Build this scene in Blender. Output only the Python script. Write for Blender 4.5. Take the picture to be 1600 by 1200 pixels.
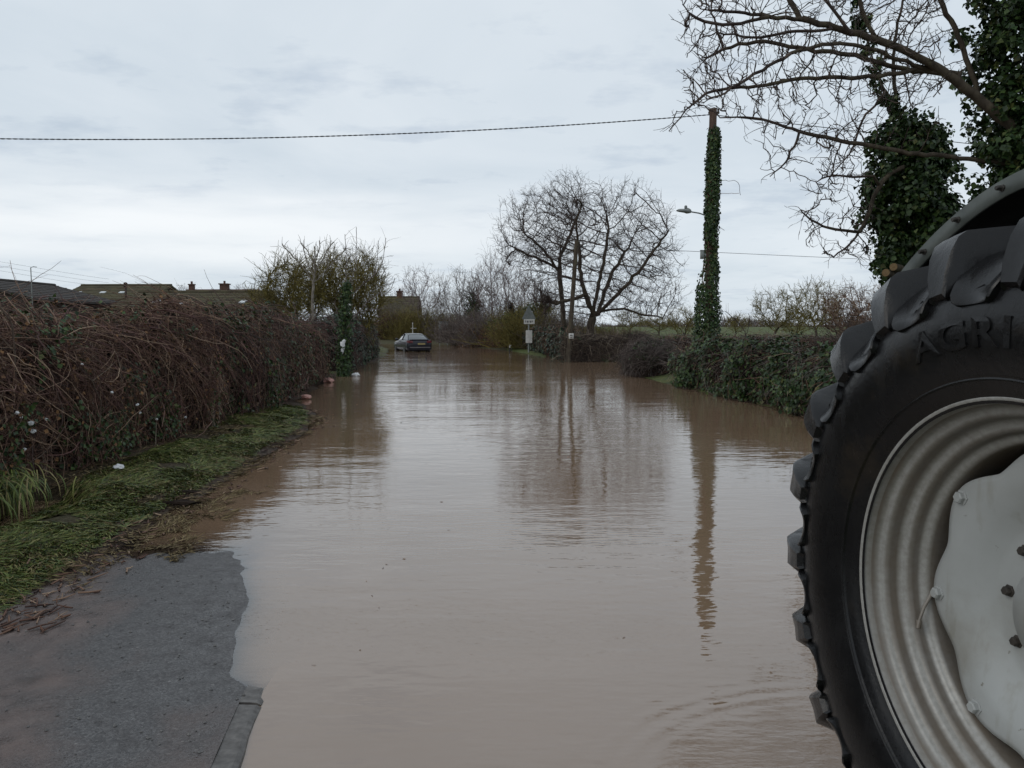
import bpy, bmesh, math, random
import numpy as np
from mathutils import Vector, Matrix

SC = bpy.context.scene
for o in list(bpy.data.objects): bpy.data.objects.remove(o)
COL = SC.collection
rng = np.random.default_rng(7)
random.seed(7)

# ------------------------------------------------------------------ camera
CAMZ = 1.75
PITCH = math.atan(90 / 1200)
cam_d = bpy.data.cameras.new('camera'); cam = bpy.data.objects.new('camera', cam_d); COL.objects.link(cam)
cam.location = (0, 0, CAMZ); cam.rotation_euler = (math.pi / 2 - PITCH, 0, 0)
cam_d.sensor_width = 36; cam_d.lens = 27.0; cam_d.clip_start = 0.05; cam_d.clip_end = 3000
SC.camera = cam

# ------------------------------------------------------------------ world: overcast layer over a Nishita sky
SUN_EL, SUN_AZ = math.radians(34), math.radians(-118)     # azimuth from +Y, negative = to the left, a little behind the camera
W = bpy.data.worlds.new('World'); SC.world = W; W.use_nodes = True
nt = W.node_tree; N = nt.nodes; L = nt.links
for n in list(N): N.remove(n)
def nd(t, **k):
    n = N.new(t)
    for a, b in k.items():
        if a.startswith('i_'): n.inputs[int(a[2:])].default_value = b
        else: setattr(n, a, b)
    return n
out = nd('ShaderNodeOutputWorld'); bg = nd('ShaderNodeBackground'); bg.inputs['Strength'].default_value = 0.1
sky = nd('ShaderNodeTexSky', sky_type='NISHITA', sun_disc=False, sun_elevation=SUN_EL, sun_rotation=SUN_AZ)
tc = nd('ShaderNodeTexCoord'); sep = nd('ShaderNodeSeparateXYZ'); L.new(tc.outputs['Generated'], sep.inputs[0])
def m(op, a, b=None, c=None):
    n = nd('ShaderNodeMath', operation=op)
    for i, v in enumerate((a, b, c)):
        if v is None: continue
        if isinstance(v, (int, float)): n.inputs[i].default_value = v
        else: L.new(v, n.inputs[i])
    return n.outputs[0]
zc = m('MAXIMUM', sep.outputs[2], 0.0)
zden = m('ADD', zc, 0.12)
cx = m('DIVIDE', sep.outputs[0], zden); cy = m('DIVIDE', sep.outputs[1], zden)
comb = nd('ShaderNodeCombineXYZ'); L.new(cx, comb.inputs[0]); L.new(cy, comb.inputs[1])
n1 = nd('ShaderNodeTexNoise'); n1.inputs['Scale'].default_value = 0.75; n1.inputs['Detail'].default_value = 6; n1.inputs['Roughness'].default_value = 0.55; n1.inputs['Distortion'].default_value = 0.6
L.new(comb.outputs[0], n1.inputs['Vector'])
n2 = nd('ShaderNodeTexNoise'); n2.inputs['Scale'].default_value = 2.6; n2.inputs['Detail'].default_value = 5; n2.inputs['Roughness'].default_value = 0.6
mp = nd('ShaderNodeMapping'); mp.inputs['Scale'].default_value = (0.8, 1.05, 1); mp.inputs['Location'].default_value = (3.1, 1.7, 0); L.new(comb.outputs[0], mp.inputs[0]); L.new(mp.outputs[0], n2.inputs['Vector'])
r1 = nd('ShaderNodeValToRGB'); L.new(n1.outputs['Fac'], r1.inputs[0])
r1.color_ramp.elements[0].position = 0.30; r1.color_ramp.elements[0].color = (0.555, 0.628, 0.695, 1)
r1.color_ramp.elements[1].position = 0.68; r1.color_ramp.elements[1].color = (0.69, 0.745, 0.795, 1)
# darker wisps
r2 = nd('ShaderNodeValToRGB'); L.new(n2.outputs['Fac'], r2.inputs[0])
r2.color_ramp.elements[0].position = 0.33; r2.color_ramp.elements[0].color = (0.83, 0.855, 0.895, 1)
r2.color_ramp.elements[1].position = 0.47; r2.color_ramp.elements[1].color = (1, 1, 1, 1)
mul = nd('ShaderNodeMix', data_type='RGBA', blend_type='MULTIPLY'); mul.inputs[0].default_value = 1.0
L.new(r1.outputs[0], mul.inputs[6]); L.new(r2.outputs[0], mul.inputs[7])
# bright band low on the left
el = m('ARCTAN2', sep.outputs[2], m('SQRT', m('ADD', m('MULTIPLY', sep.outputs[0], sep.outputs[0]), m('MULTIPLY', sep.outputs[1], sep.outputs[1]))))
azn = m('ARCTAN2', sep.outputs[0], sep.outputs[1])
n3 = nd('ShaderNodeTexNoise'); n3.inputs['Scale'].default_value = 3.0; n3.inputs['Detail'].default_value = 5
mp3 = nd('ShaderNodeMapping'); mp3.inputs['Scale'].default_value = (1.2, 1.2, 9); L.new(tc.outputs['Generated'], mp3.inputs[0]); L.new(mp3.outputs[0], n3.inputs['Vector'])
eln = m('ADD', el, m('MULTIPLY', m('SUBTRACT', n3.outputs['Fac'], 0.5), 0.10))
band = m('POWER', 2.71828, m('MULTIPLY', m('POWER', m('DIVIDE', m('SUBTRACT', eln, 0.115), 0.040), 2.0), -1.0))
azf = m('POWER', 2.71828, m('MULTIPLY', m('POWER', m('DIVIDE', m('ADD', azn, 0.42), 0.42), 2.0), -1.0))
bf = m('MULTIPLY', m('MULTIPLY', band, m('ADD', m('MULTIPLY', azf, 0.9), 0.06)), 0.95)
mixb = nd('ShaderNodeMix', data_type='RGBA'); L.new(bf, mixb.inputs[0]); L.new(mul.outputs[2], mixb.inputs[6]); mixb.inputs[7].default_value = (0.89, 0.91, 0.925, 1)
# slightly paler just over the horizon
hz = m('POWER', 2.71828, m('MULTIPLY', m('DIVIDE', m('MAXIMUM', el, 0.0), 0.12), -1.0))
mixh = nd('ShaderNodeMix', data_type='RGBA'); L.new(m('MULTIPLY', hz, 0.35), mixh.inputs[0]); L.new(mixb.outputs[2], mixh.inputs[6]); mixh.inputs[7].default_value = (0.66, 0.73, 0.79, 1)
sc10 = nd('ShaderNodeMix', data_type='RGBA', blend_type='MULTIPLY'); sc10.inputs[0].default_value = 1; L.new(mixh.outputs[2], sc10.inputs[6]); sc10.inputs[7].default_value = (10, 10, 10, 1)
sc10.clamp_result = False
mixs = nd('ShaderNodeMix', data_type='RGBA'); mixs.inputs[0].default_value = 0.95; L.new(sky.outputs[0], mixs.inputs[6]); L.new(sc10.outputs[2], mixs.inputs[7])
L.new(mixs.outputs[2], bg.inputs['Color']); L.new(bg.outputs[0], out.inputs['Surface'])

sd = bpy.data.lights.new('sun', 'SUN'); sd.energy = 0.5; sd.angle = math.radians(30); sd.color = (1.0, 0.95, 0.88)
sun = bpy.data.objects.new('sun', sd); COL.objects.link(sun)
sdir = Vector((math.sin(SUN_AZ) * math.cos(SUN_EL), math.cos(SUN_AZ) * math.cos(SUN_EL), math.sin(SUN_EL)))
sun.rotation_euler = (-sdir).to_track_quat('-Z', 'Y').to_euler()
sun.location = (0, 0, 30)
vs = SC.view_settings; vs.view_transform = 'Standard'; vs.look = 'None'; vs.exposure = 0.17; vs.gamma = 1.0
SC.render.engine = 'CYCLES'
SC.cycles.max_bounces = 8; SC.cycles.diffuse_bounces = 3; SC.cycles.glossy_bounces = 3; SC.cycles.transparent_max_bounces = 8
try: SC.cycles.use_denoising = True
except Exception: pass

# ------------------------------------------------------------------ helpers
CF = np.array([0, math.cos(PITCH), -math.sin(PITCH)]); CU = np.array([0, math.sin(PITCH), math.cos(PITCH)]); CR = np.array([1.0, 0, 0])
def at(px, py, D):
    """measured direction in the photograph + a distance in metres -> a point in the place"""
    d = CF * 1200 + CR * (px - 800) + CU * (600 - py)
    return np.array([0, 0, CAMZ]) + d * (D / d[1])
def tag(o, label=None, cat=None, group=None, kind=None):
    if label: o['label'] = label
    if cat: o['category'] = cat
    if group: o['group'] = group
    if kind: o['kind'] = kind
    return o
def empty(name, loc=(0, 0, 0), rz=0.0, label=None, cat=None, group=None):
    o = bpy.data.objects.new(name, None); COL.objects.link(o); o.location = loc; o.rotation_euler = (0, 0, rz); o.empty_display_size = 0.2
    return tag(o, label, cat, group)

class Buf:
    def __init__(s): s.v = []; s.q = []; s.t = []; s.n = 0; s.qm = []; s.tm = []
    def add(s, v, q=None, t=None, mi=0):
        v = np.asarray(v, float).reshape(-1, 3)
        if q is not None and len(q): q = np.asarray(q, int).reshape(-1, 4); s.q.append(q + s.n); s.qm.append(np.full(len(q), mi))
        if t is not None and len(t): t = np.asarray(t, int).reshape(-1, 3); s.t.append(t + s.n); s.tm.append(np.full(len(t), mi))
        s.v.append(v); s.n += len(v)
    def box(s, c, size, rz=0.0, mi=0, rx=0.0):
        x, y, z = np.array(size) / 2
        v = np.array([[-x,-y,-z],[x,-y,-z],[x,y,-z],[-x,y,-z],[-x,-y,z],[x,-y,z],[x,y,z],[-x,y,z]])
        if rx:
            a, b = math.cos(rx), math.sin(rx); v = np.stack([v[:,0], v[:,1]*a - v[:,2]*b, v[:,1]*b + v[:,2]*a], 1)
        a, b = math.cos(rz), math.sin(rz)
        v = np.stack([v[:,0]*a - v[:,1]*b, v[:,0]*b + v[:,1]*a, v[:,2]], 1) + np.array(c)
        s.add(v, [[0,3,2,1],[4,5,6,7],[0,1,5,4],[1,2,6,5],[2,3,7,6],[3,0,4,7]], mi=mi)
    def tubes(s, P, r, sides=3, mi=0):
        P = np.asarray(P, float)
        if P.ndim == 2: P = P[None]
        n, k, _ = P.shape
        r = np.broadcast_to(np.asarray(r, float), (n, k)) if np.ndim(r) else np.full((n, k), r)
        T = np.gradient(P, axis=1); T /= np.linalg.norm(T, axis=2, keepdims=True) + 1e-12
        mt = T.mean(1); ax = np.abs(mt).argmin(1); ref = np.eye(3)[ax][:, None, :]
        U = np.cross(T, np.broadcast_to(ref, T.shape)); U /= np.linalg.norm(U, axis=2, keepdims=True) + 1e-12
        V = np.cross(T, U)
        a = np.arange(sides) * 2 * np.pi / sides
        ring = P[:, :, None] + r[:, :, None, None] * (U[:, :, None] * np.cos(a)[None, None, :, None] + V[:, :, None] * np.sin(a)[None, None, :, None])
        i = np.arange(n)[:, None, None] * k * sides; j = np.arange(k - 1)[None, :, None] * sides; q = np.arange(sides)[None, None, :]; q2 = (q + 1) % sides
        F = np.stack([i + j + q, i + j + q2, i + j + sides + q2, i + j + sides + q], -1).reshape(-1, 4)
        s.add(ring.reshape(-1, 3), F, mi=mi)
    def tube(s, pts, r, sides=8, mi=0, cap=True):
        pts = np.asarray(pts, float); s.tubes(pts[None], np.broadcast_to(np.asarray(r, float), (1, len(pts))), sides, mi)
        if cap:
            b = s.v[-1]; k = len(pts)
            for st in (0, (k - 1) * sides):
                c = b[st:st + sides].mean(0)
                s.add(np.vstack([b[st:st + sides], c]), t=[[i, (i + 1) % sides, sides] for i in range(sides)], mi=mi)
    def ribbons(s, P, w, side, mi=0):
        P = np.asarray(P, float); n, k, _ = P.shape
        A = P - side * w[:, :, None]; B = P + side * w[:, :, None]
        v = np.stack([A, B], 2).reshape(-1, 3)
        i = np.arange(n)[:, None] * k * 2; j = np.arange(k - 1)[None] * 2
        F = np.stack([i + j, i + j + 1, i + j + 3, i + j + 2], -1).reshape(-1, 4)
        s.add(v, F, mi=mi)
    def leaves(s, p, nrm, size, mi=0, droop=0.5):
        n = len(p)
        if n == 0: return
        nr = nrm + rng.normal(0, 0.45, (n, 3)); nr /= np.linalg.norm(nr, axis=1, keepdims=True) + 1e-9
        d = rng.normal(0, 1, (n, 3)); d[:, 2] -= droop * 2
        d -= nr * (d * nr).sum(1, keepdims=True); d /= np.linalg.norm(d, axis=1, keepdims=True) + 1e-9
        u = np.cross(nr, d); sz = np.broadcast_to(size, (n,))[:, None]
        tip = p + d * sz; mid = p + d * sz * 0.38
        l = mid + u * sz * 0.46 + nr * sz * 0.14; r = mid - u * sz * 0.46 + nr * sz * 0.14
        v = np.stack([p, l, tip, r], 1).reshape(-1, 3); i = np.arange(n)[:, None] * 4
        s.add(v, t=np.vstack([i + [0, 2, 1], i + [0, 3, 2]]), mi=mi)
    def build(s, name, mats, parent=None, smooth=True, attr=None):
        me = bpy.data.meshes.new(name)
        if s.n == 0: s.add([[0,0,0],[.001,0,0],[0,.001,0]], t=[[0,1,2]])
        v = np.concatenate(s.v)
        if parent is not None: v = v - np.array(parent_loc(parent))
        q = np.concatenate(s.q) if s.q else np.zeros((0, 4), int); t = np.concatenate(s.t) if s.t else np.zeros((0, 3), int)
        me.vertices.add(len(v)); me.vertices.foreach_set('co', v.astype(np.float32).ravel())
        me.loops.add(q.size + t.size); me.loops.foreach_set('vertex_index', np.concatenate([q.ravel(), t.ravel()]).astype(np.int32))
        nf = len(q) + len(t); me.polygons.add(nf)
        st = np.concatenate([np.arange(len(q)) * 4, q.size + np.arange(len(t)) * 3]); me.polygons.foreach_set('loop_start', st.astype(np.int32))
        mi = np.concatenate([np.concatenate(s.qm) if s.qm else np.zeros(0, int), np.concatenate(s.tm) if s.tm else np.zeros(0, int)])
        me.polygons.foreach_set('material_index', mi.astype(np.int32))
        me.polygons.foreach_set('use_smooth', np.full(nf, smooth))
        if not isinstance(mats, (list, tuple)): mats = [mats]
        for mm in mats: me.materials.append(mm)
        me.update(calc_edges=True); me.validate()
        if attr:
            for an, av in attr.items():
                a = me.attributes.new(an, 'FLOAT', 'POINT'); a.data.foreach_set('value', np.asarray(av, np.float32))
        o = bpy.data.objects.new(name, me); COL.objects.link(o)
        if parent is not None: o.parent = parent
        return o
def parent_loc(p):
    l = np.zeros(3)
    while p is not None: l += np.array(p.location); p = p.parent
    return l
def hashn(ix, iy, sd):
    h = (ix * 374761393 + iy * 668265263 + sd * 1442695041) & 0xffffffff
    h = ((h ^ (h >> 13)) * 1274126177) & 0xffffffff
    return ((h ^ (h >> 16)) & 0xffff) / 65535.0
def vn(x, y, sc=1.0, sd=0):
    x = np.asarray(x, float) / sc; y = np.asarray(y, float) / sc
    ix = np.floor(x).astype(np.int64); iy = np.floor(y).astype(np.int64); fx = x - ix; fy = y - iy
    fx = fx * fx * (3 - 2 * fx); fy = fy * fy * (3 - 2 * fy)
    a = hashn(ix, iy, sd); b = hashn(ix + 1, iy, sd); c = hashn(ix, iy + 1, sd); d = hashn(ix + 1, iy + 1, sd)
    return (a * (1 - fx) + b * fx) * (1 - fy) + (c * (1 - fx) + d * fx) * fy - 0.5
def sstep(a, b, x):
    t = np.clip((x - a) / (b - a), 0, 1); return t * t * (3 - 2 * t)

# ------------------------------------------------------------------ materials
def new_mat(name):
    mt = bpy.data.materials.new(name); mt.use_nodes = True
    n = mt.node_tree.nodes; l = mt.node_tree.links
    return mt, n, l, n['Principled BSDF']
def ramp(n, fac, l, stops):
    r = n.new('ShaderNodeValToRGB'); l.new(fac, r.inputs[0]); e = r.color_ramp.elements
    while len(e) < len(stops): e.new(0.5)
    for i, (p, c) in enumerate(stops): e[i].position = p; e[i].color = (*c, 1)
    return r.outputs[0]
def noise(n, l, scale, detail=4, vec=None, rough=0.55, coord='Object', mscale=None):
    t = n.new('ShaderNodeTexNoise'); t.inputs['Scale'].default_value = scale; t.inputs['Detail'].default_value = detail; t.inputs['Roughness'].default_value = rough
    if vec is None:
        tcn = n.new('ShaderNodeTexCoord'); vec = tcn.outputs[coord]
    if mscale:
        mpn = n.new('ShaderNodeMapping'); mpn.inputs['Scale'].default_value = mscale; l.new(vec, mpn.inputs[0]); vec = mpn.outputs[0]
    l.new(vec, t.inputs['Vector']); return t.outputs['Fac']
def bump(n, l, h, b, strength=0.4, dist=0.02):
    bp = n.new('ShaderNodeBump'); bp.inputs['Strength'].default_value = strength; bp.inputs['Distance'].default_value = dist
    l.new(h, bp.inputs['Height']); l.new(bp.outputs[0], b.inputs['Normal'])
def island_mat(name, stops, rough=0.7, spec=0.3):
    """each twig or leaf its own tint"""
    mt, n, l, b = new_mat(name)
    g = n.new('ShaderNodeNewGeometry'); c = ramp(n, g.outputs['Random Per Island'], l, stops)
    l.new(c, b.inputs['Base Color']); b.inputs['Roughness'].default_value = rough; b.inputs['Specular IOR Level'].default_value = spec
    return mt
def noise_mat(name, stops, scale=4, rough=0.7, spec=0.3, bs=0.3, bd=0.01, metallic=0.0, detail=5, mscale=None, bscale=None):
    mt, n, l, b = new_mat(name); f = noise(n, l, scale, detail, mscale=mscale); c = ramp(n, f, l, stops)
    l.new(c, b.inputs['Base Color']); b.inputs['Roughness'].default_value = rough; b.inputs['Specular IOR Level'].default_value = spec; b.inputs['Metallic'].default_value = metallic
    if bs: bump(n, l, noise(n, l, bscale, 4) if bscale else f, b, bs, bd)
    return mt
M = {}
M['bark'] = noise_mat('bark', [(0.3, (0.035, 0.028, 0.022)), (0.55, (0.075, 0.06, 0.045)), (0.75, (0.10, 0.095, 0.055))], 9, 0.9, 0.15, 0.8, 0.03, mscale=(1, 1, 0.3))
M['bark_pale'] = noise_mat('bark_pale', [(0.3, (0.10, 0.085, 0.07)), (0.6, (0.22, 0.195, 0.165)), (0.8, (0.16, 0.15, 0.08))], 9, 0.9, 0.15, 0.6, 0.02)
M['twig_dark'] = island_mat('twig_dark', [(0.0, (0.035, 0.026, 0.024)), (0.5, (0.06, 0.045, 0.04)), (1.0, (0.10, 0.075, 0.062))], 0.8, 0.2)
M['twig_bramble'] = island_mat('twig_bramble', [(0.0, (0.04, 0.025, 0.022)), (0.45, (0.125, 0.066, 0.046)), (0.8, (0.21, 0.13, 0.09)), (1.0, (0.40, 0.29, 0.20))], 0.75, 0.25)
M['twig_red'] = island_mat('twig_red', [(0.0, (0.055, 0.028, 0.027)), (0.6, (0.135, 0.07, 0.062)), (1.0, (0.23, 0.14, 0.115))], 0.8, 0.2)
M['twig_grey'] = island_mat('twig_grey', [(0.0, (0.07, 0.055, 0.052)), (0.6, (0.13, 0.105, 0.095)), (1.0, (0.22, 0.19, 0.17))], 0.8, 0.2)
M['twig_olive'] = island_mat('twig_olive', [(0.0, (0.065, 0.05, 0.018)), (0.6, (0.15, 0.122, 0.038)), (1.0, (0.22, 0.185, 0.055))], 0.8, 0.2)
M['twig_birch'] = island_mat('twig_birch', [(0.0, (0.09, 0.06, 0.06)), (0.6, (0.15, 0.11, 0.105)), (1.0, (0.24, 0.20, 0.19))], 0.8, 0.2)
M['twig_stem'] = island_mat('hedge_stem', [(0.0, (0.06, 0.045, 0.036)), (0.6, (0.15, 0.11, 0.085)), (1.0, (0.30, 0.25, 0.19))], 0.8, 0.2)
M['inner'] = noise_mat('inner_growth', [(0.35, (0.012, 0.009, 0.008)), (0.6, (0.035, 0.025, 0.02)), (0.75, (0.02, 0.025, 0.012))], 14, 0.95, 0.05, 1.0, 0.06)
M['ivy'] = island_mat('ivy_leaf', [(0.0, (0.010, 0.023, 0.007)), (0.55, (0.025, 0.052, 0.014)), (0.9, (0.055, 0.092, 0.024)), (1.0, (0.10, 0.105, 0.034))], 0.45, 0.28)
M['ivy_blue'] = island_mat('ivy_dark_leaf', [(0.0, (0.012, 0.026, 0.016)), (0.6, (0.028, 0.055, 0.032)), (1.0, (0.06, 0.095, 0.045))], 0.45, 0.35)
M['leaf_brown'] = island_mat('dead_leaf', [(0.0, (0.05, 0.03, 0.018)), (0.6, (0.12, 0.065, 0.035)), (1.0, (0.24, 0.13, 0.06))], 0.8, 0.2)
M['grass'] = island_mat('grass_blade', [(0.0, (0.022, 0.034, 0.010)), (0.25, (0.06, 0.09, 0.02)), (0.6, (0.125, 0.16, 0.034)), (0.82, (0.20, 0.20, 0.055)), (1.0, (0.20, 0.15, 0.07))], 0.55, 0.35)
M['straw'] = island_mat('dead_grass_blade', [(0.0, (0.06, 0.04, 0.02)), (0.6, (0.15, 0.11, 0.05)), (1.0, (0.28, 0.22, 0.12))], 0.8, 0.2)
M['wood_pole'] = noise_mat('weathered_pole_wood', [(0.3, (0.05, 0.032, 0.024)), (0.7, (0.13, 0.085, 0.065))], 20, 0.85, 0.2, 0.6, 0.01, mscale=(1, 1, 0.08))
M['galv'] = noise_mat('galvanised_steel', [(0.3, (0.16, 0.175, 0.17)), (0.7, (0.26, 0.275, 0.265))], 12, 0.55, 0.4, 0.1, 0.002)
M['grey_sign'] = noise_mat('sign_back_grey', [(0.3, (0.10, 0.115, 0.11)), (0.7, (0.17, 0.185, 0.18))], 7, 0.6, 0.4, 0.1, 0.002)
M['white_paint'] = noise_mat('white_sign_face', [(0.3, (0.42, 0.41, 0.39)), (0.7, (0.62, 0.61, 0.58))], 6, 0.5, 0.4, 0.1, 0.001)
M['black_paint'] = noise_mat('black_lettering', [(0.3, (0.012, 0.012, 0.013)), (0.7, (0.025, 0.025, 0.027))], 6, 0.5, 0.4, 0)
M['cable'] = noise_mat('black_cable', [(0.3, (0.02, 0.02, 0.022)), (0.7, (0.04, 0.04, 0.042))], 6, 0.6, 0.3, 0)
M['paper'] = noise_mat('wet_paper', [(0.3, (0.5, 0.51, 0.52)), (0.7, (0.72, 0.72, 0.72))], 14, 0.6, 0.3, 0.3, 0.01)
M['pink'] = noise_mat('pink_plastic', [(0.3, (0.42, 0.19, 0.16)), (0.7, (0.55, 0.33, 0.28))], 14, 0.6, 0.3, 0.3, 0.01)
M['brick'] = noise_mat('old_brick', [(0.3, (0.075, 0.042, 0.034)), (0.6, (0.12, 0.07, 0.055)), (0.8, (0.15, 0.105, 0.088))], 5, 0.9, 0.15, 0.4, 0.02)
M['roof_moss'] = noise_mat('mossy_roof', [(0.3, (0.06, 0.05, 0.035)), (0.55, (0.088, 0.078, 0.048)), (0.8, (0.105, 0.10, 0.05))], 1.2, 0.9, 0.15, 0.4, 0.03, mscale=(1, 1, 3))
M['roof_dark'] = noise_mat('slate_roof', [(0.3, (0.04, 0.036, 0.034)), (0.7, (0.075, 0.066, 0.06))], 1.5, 0.85, 0.2, 0.4, 0.03)
M['roof_red'] = noise_mat('clay_tile_roof', [(0.3, (0.085, 0.05, 0.042)), (0.7, (0.14, 0.08, 0.066))], 1.5, 0.9, 0.15, 0.4, 0.03)
M['render_dark'] = noise_mat('weathered_boards', [(0.3, (0.045, 0.034, 0.03)), (0.7, (0.085, 0.065, 0.055))], 3, 0.9, 0.15, 0.3, 0.02)
M['skylight'] = noise_mat('skylight_sheet', [(0.3, (0.45, 0.47, 0.48)), (0.7, (0.62, 0.64, 0.65))], 3, 0.35, 0.5, 0)
M['glass_dark'] = noise_mat('dark_window_glass', [(0.3, (0.012, 0.014, 0.016)), (0.7, (0.022, 0.025, 0.028))], 2, 0.05, 0.6, 0)

def ground_mat():
    mt, n, l, b = new_mat('ground')
    at_ = n.new('ShaderNodeAttribute'); at_.attribute_name = 'grassy'
    f1 = noise(n, l, 1.3, 6); f2 = noise(n, l, 18, 5)
    gr = ramp(n, f1, l, [(0.3, (0.05, 0.062, 0.022)), (0.55, (0.085, 0.105, 0.035)), (0.75, (0.13, 0.13, 0.055))])
    mu = ramp(n, f2, l, [(0.3, (0.022, 0.016, 0.012)), (0.55, (0.06, 0.042, 0.03)), (0.8, (0.12, 0.09, 0.068))])
    mx = n.new('ShaderNodeMix'); mx.data_type = 'RGBA'; l.new(at_.outputs['Fac'], mx.inputs[0]); l.new(mu, mx.inputs[6]); l.new(gr, mx.inputs[7])
    l.new(mx.outputs[2], b.inputs['Base Color']); b.inputs['Specular IOR Level'].default_value = 0.12
    rr = n.new('ShaderNodeMapRange'); l.new(f1, rr.inputs[0]); rr.inputs[1].default_value = 0.35; rr.inputs[2].default_value = 0.6; rr.inputs[3].default_value = 0.65; rr.inputs[4].default_value = 0.9
    l.new(rr.outputs[0], b.inputs['Roughness']); bump(n, l, f2, b, 0.8, 0.03); return mt
M['ground'] = ground_mat()
def tarmac_mat():
    mt, n, l, b = new_mat('wet_tarmac')
    t = n.new('ShaderNodeTexCoord'); vo = n.new('ShaderNodeTexVoronoi'); vo.inputs['Scale'].default_value = 105; l.new(t.outputs['Object'], vo.inputs['Vector'])
    f = noise(n, l, 60, 4); mudf = noise(n, l, 2.2, 6, rough=0.65); mud2 = noise(n, l, 9, 5)
    stone = ramp(n, vo.outputs['Color'], l, [(0.0, (0.036, 0.034, 0.034)), (0.6, (0.072, 0.068, 0.068)), (0.93, (0.115, 0.11, 0.108)), (1.0, (0.22, 0.21, 0.20))])
    a = n.new('ShaderNodeAttribute'); a.attribute_name = 'muddy'
    mud = ramp(n, mud2, l, [(0.3, (0.06, 0.04, 0.034)), (0.55, (0.12, 0.085, 0.074)), (0.75, (0.17, 0.132, 0.118))])
    ad = n.new('ShaderNodeMath'); ad.operation = 'ADD'; l.new(mudf, ad.inputs[0]); l.new(a.outputs['Fac'], ad.inputs[1])
    mr = n.new('ShaderNodeMapRange'); mr.inputs[1].default_value = 0.50; mr.inputs[2].default_value = 0.92; mr.inputs[4].default_value = 0.85; l.new(ad.outputs[0], mr.inputs[0])
    mx = n.new('ShaderNodeMix'); mx.data_type = 'RGBA'; l.new(mr.outputs[0], mx.inputs[0]); l.new(stone, mx.inputs[6]); l.new(mud, mx.inputs[7]); l.new(mx.outputs[2], b.inputs['Base Color'])
    rr = n.new('ShaderNodeMapRange'); l.new(mud2, rr.inputs[0]); rr.inputs[1].default_value = 0.35; rr.inputs[2].default_value = 0.65; rr.inputs[3].default_value = 0.28; rr.inputs[4].default_value = 0.7
    l.new(rr.outputs[0], b.inputs['Roughness'])
    inv = n.new('ShaderNodeMath'); inv.operation = 'SUBTRACT'; inv.inputs[0].default_value = 1; l.new(vo.outputs['Distance'], inv.inputs[1])
    bump(n, l, inv.outputs[0], b, 0.6, 0.005); return mt
M['tarmac'] = tarmac_mat()
M['kerb'] = noise_mat('wet_concrete_kerb', [(0.3, (0.045, 0.038, 0.033)), (0.5, (0.085, 0.078, 0.072)), (0.7, (0.14, 0.128, 0.118))], 22, 0.45, 0.4, 0.5, 0.006)
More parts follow.
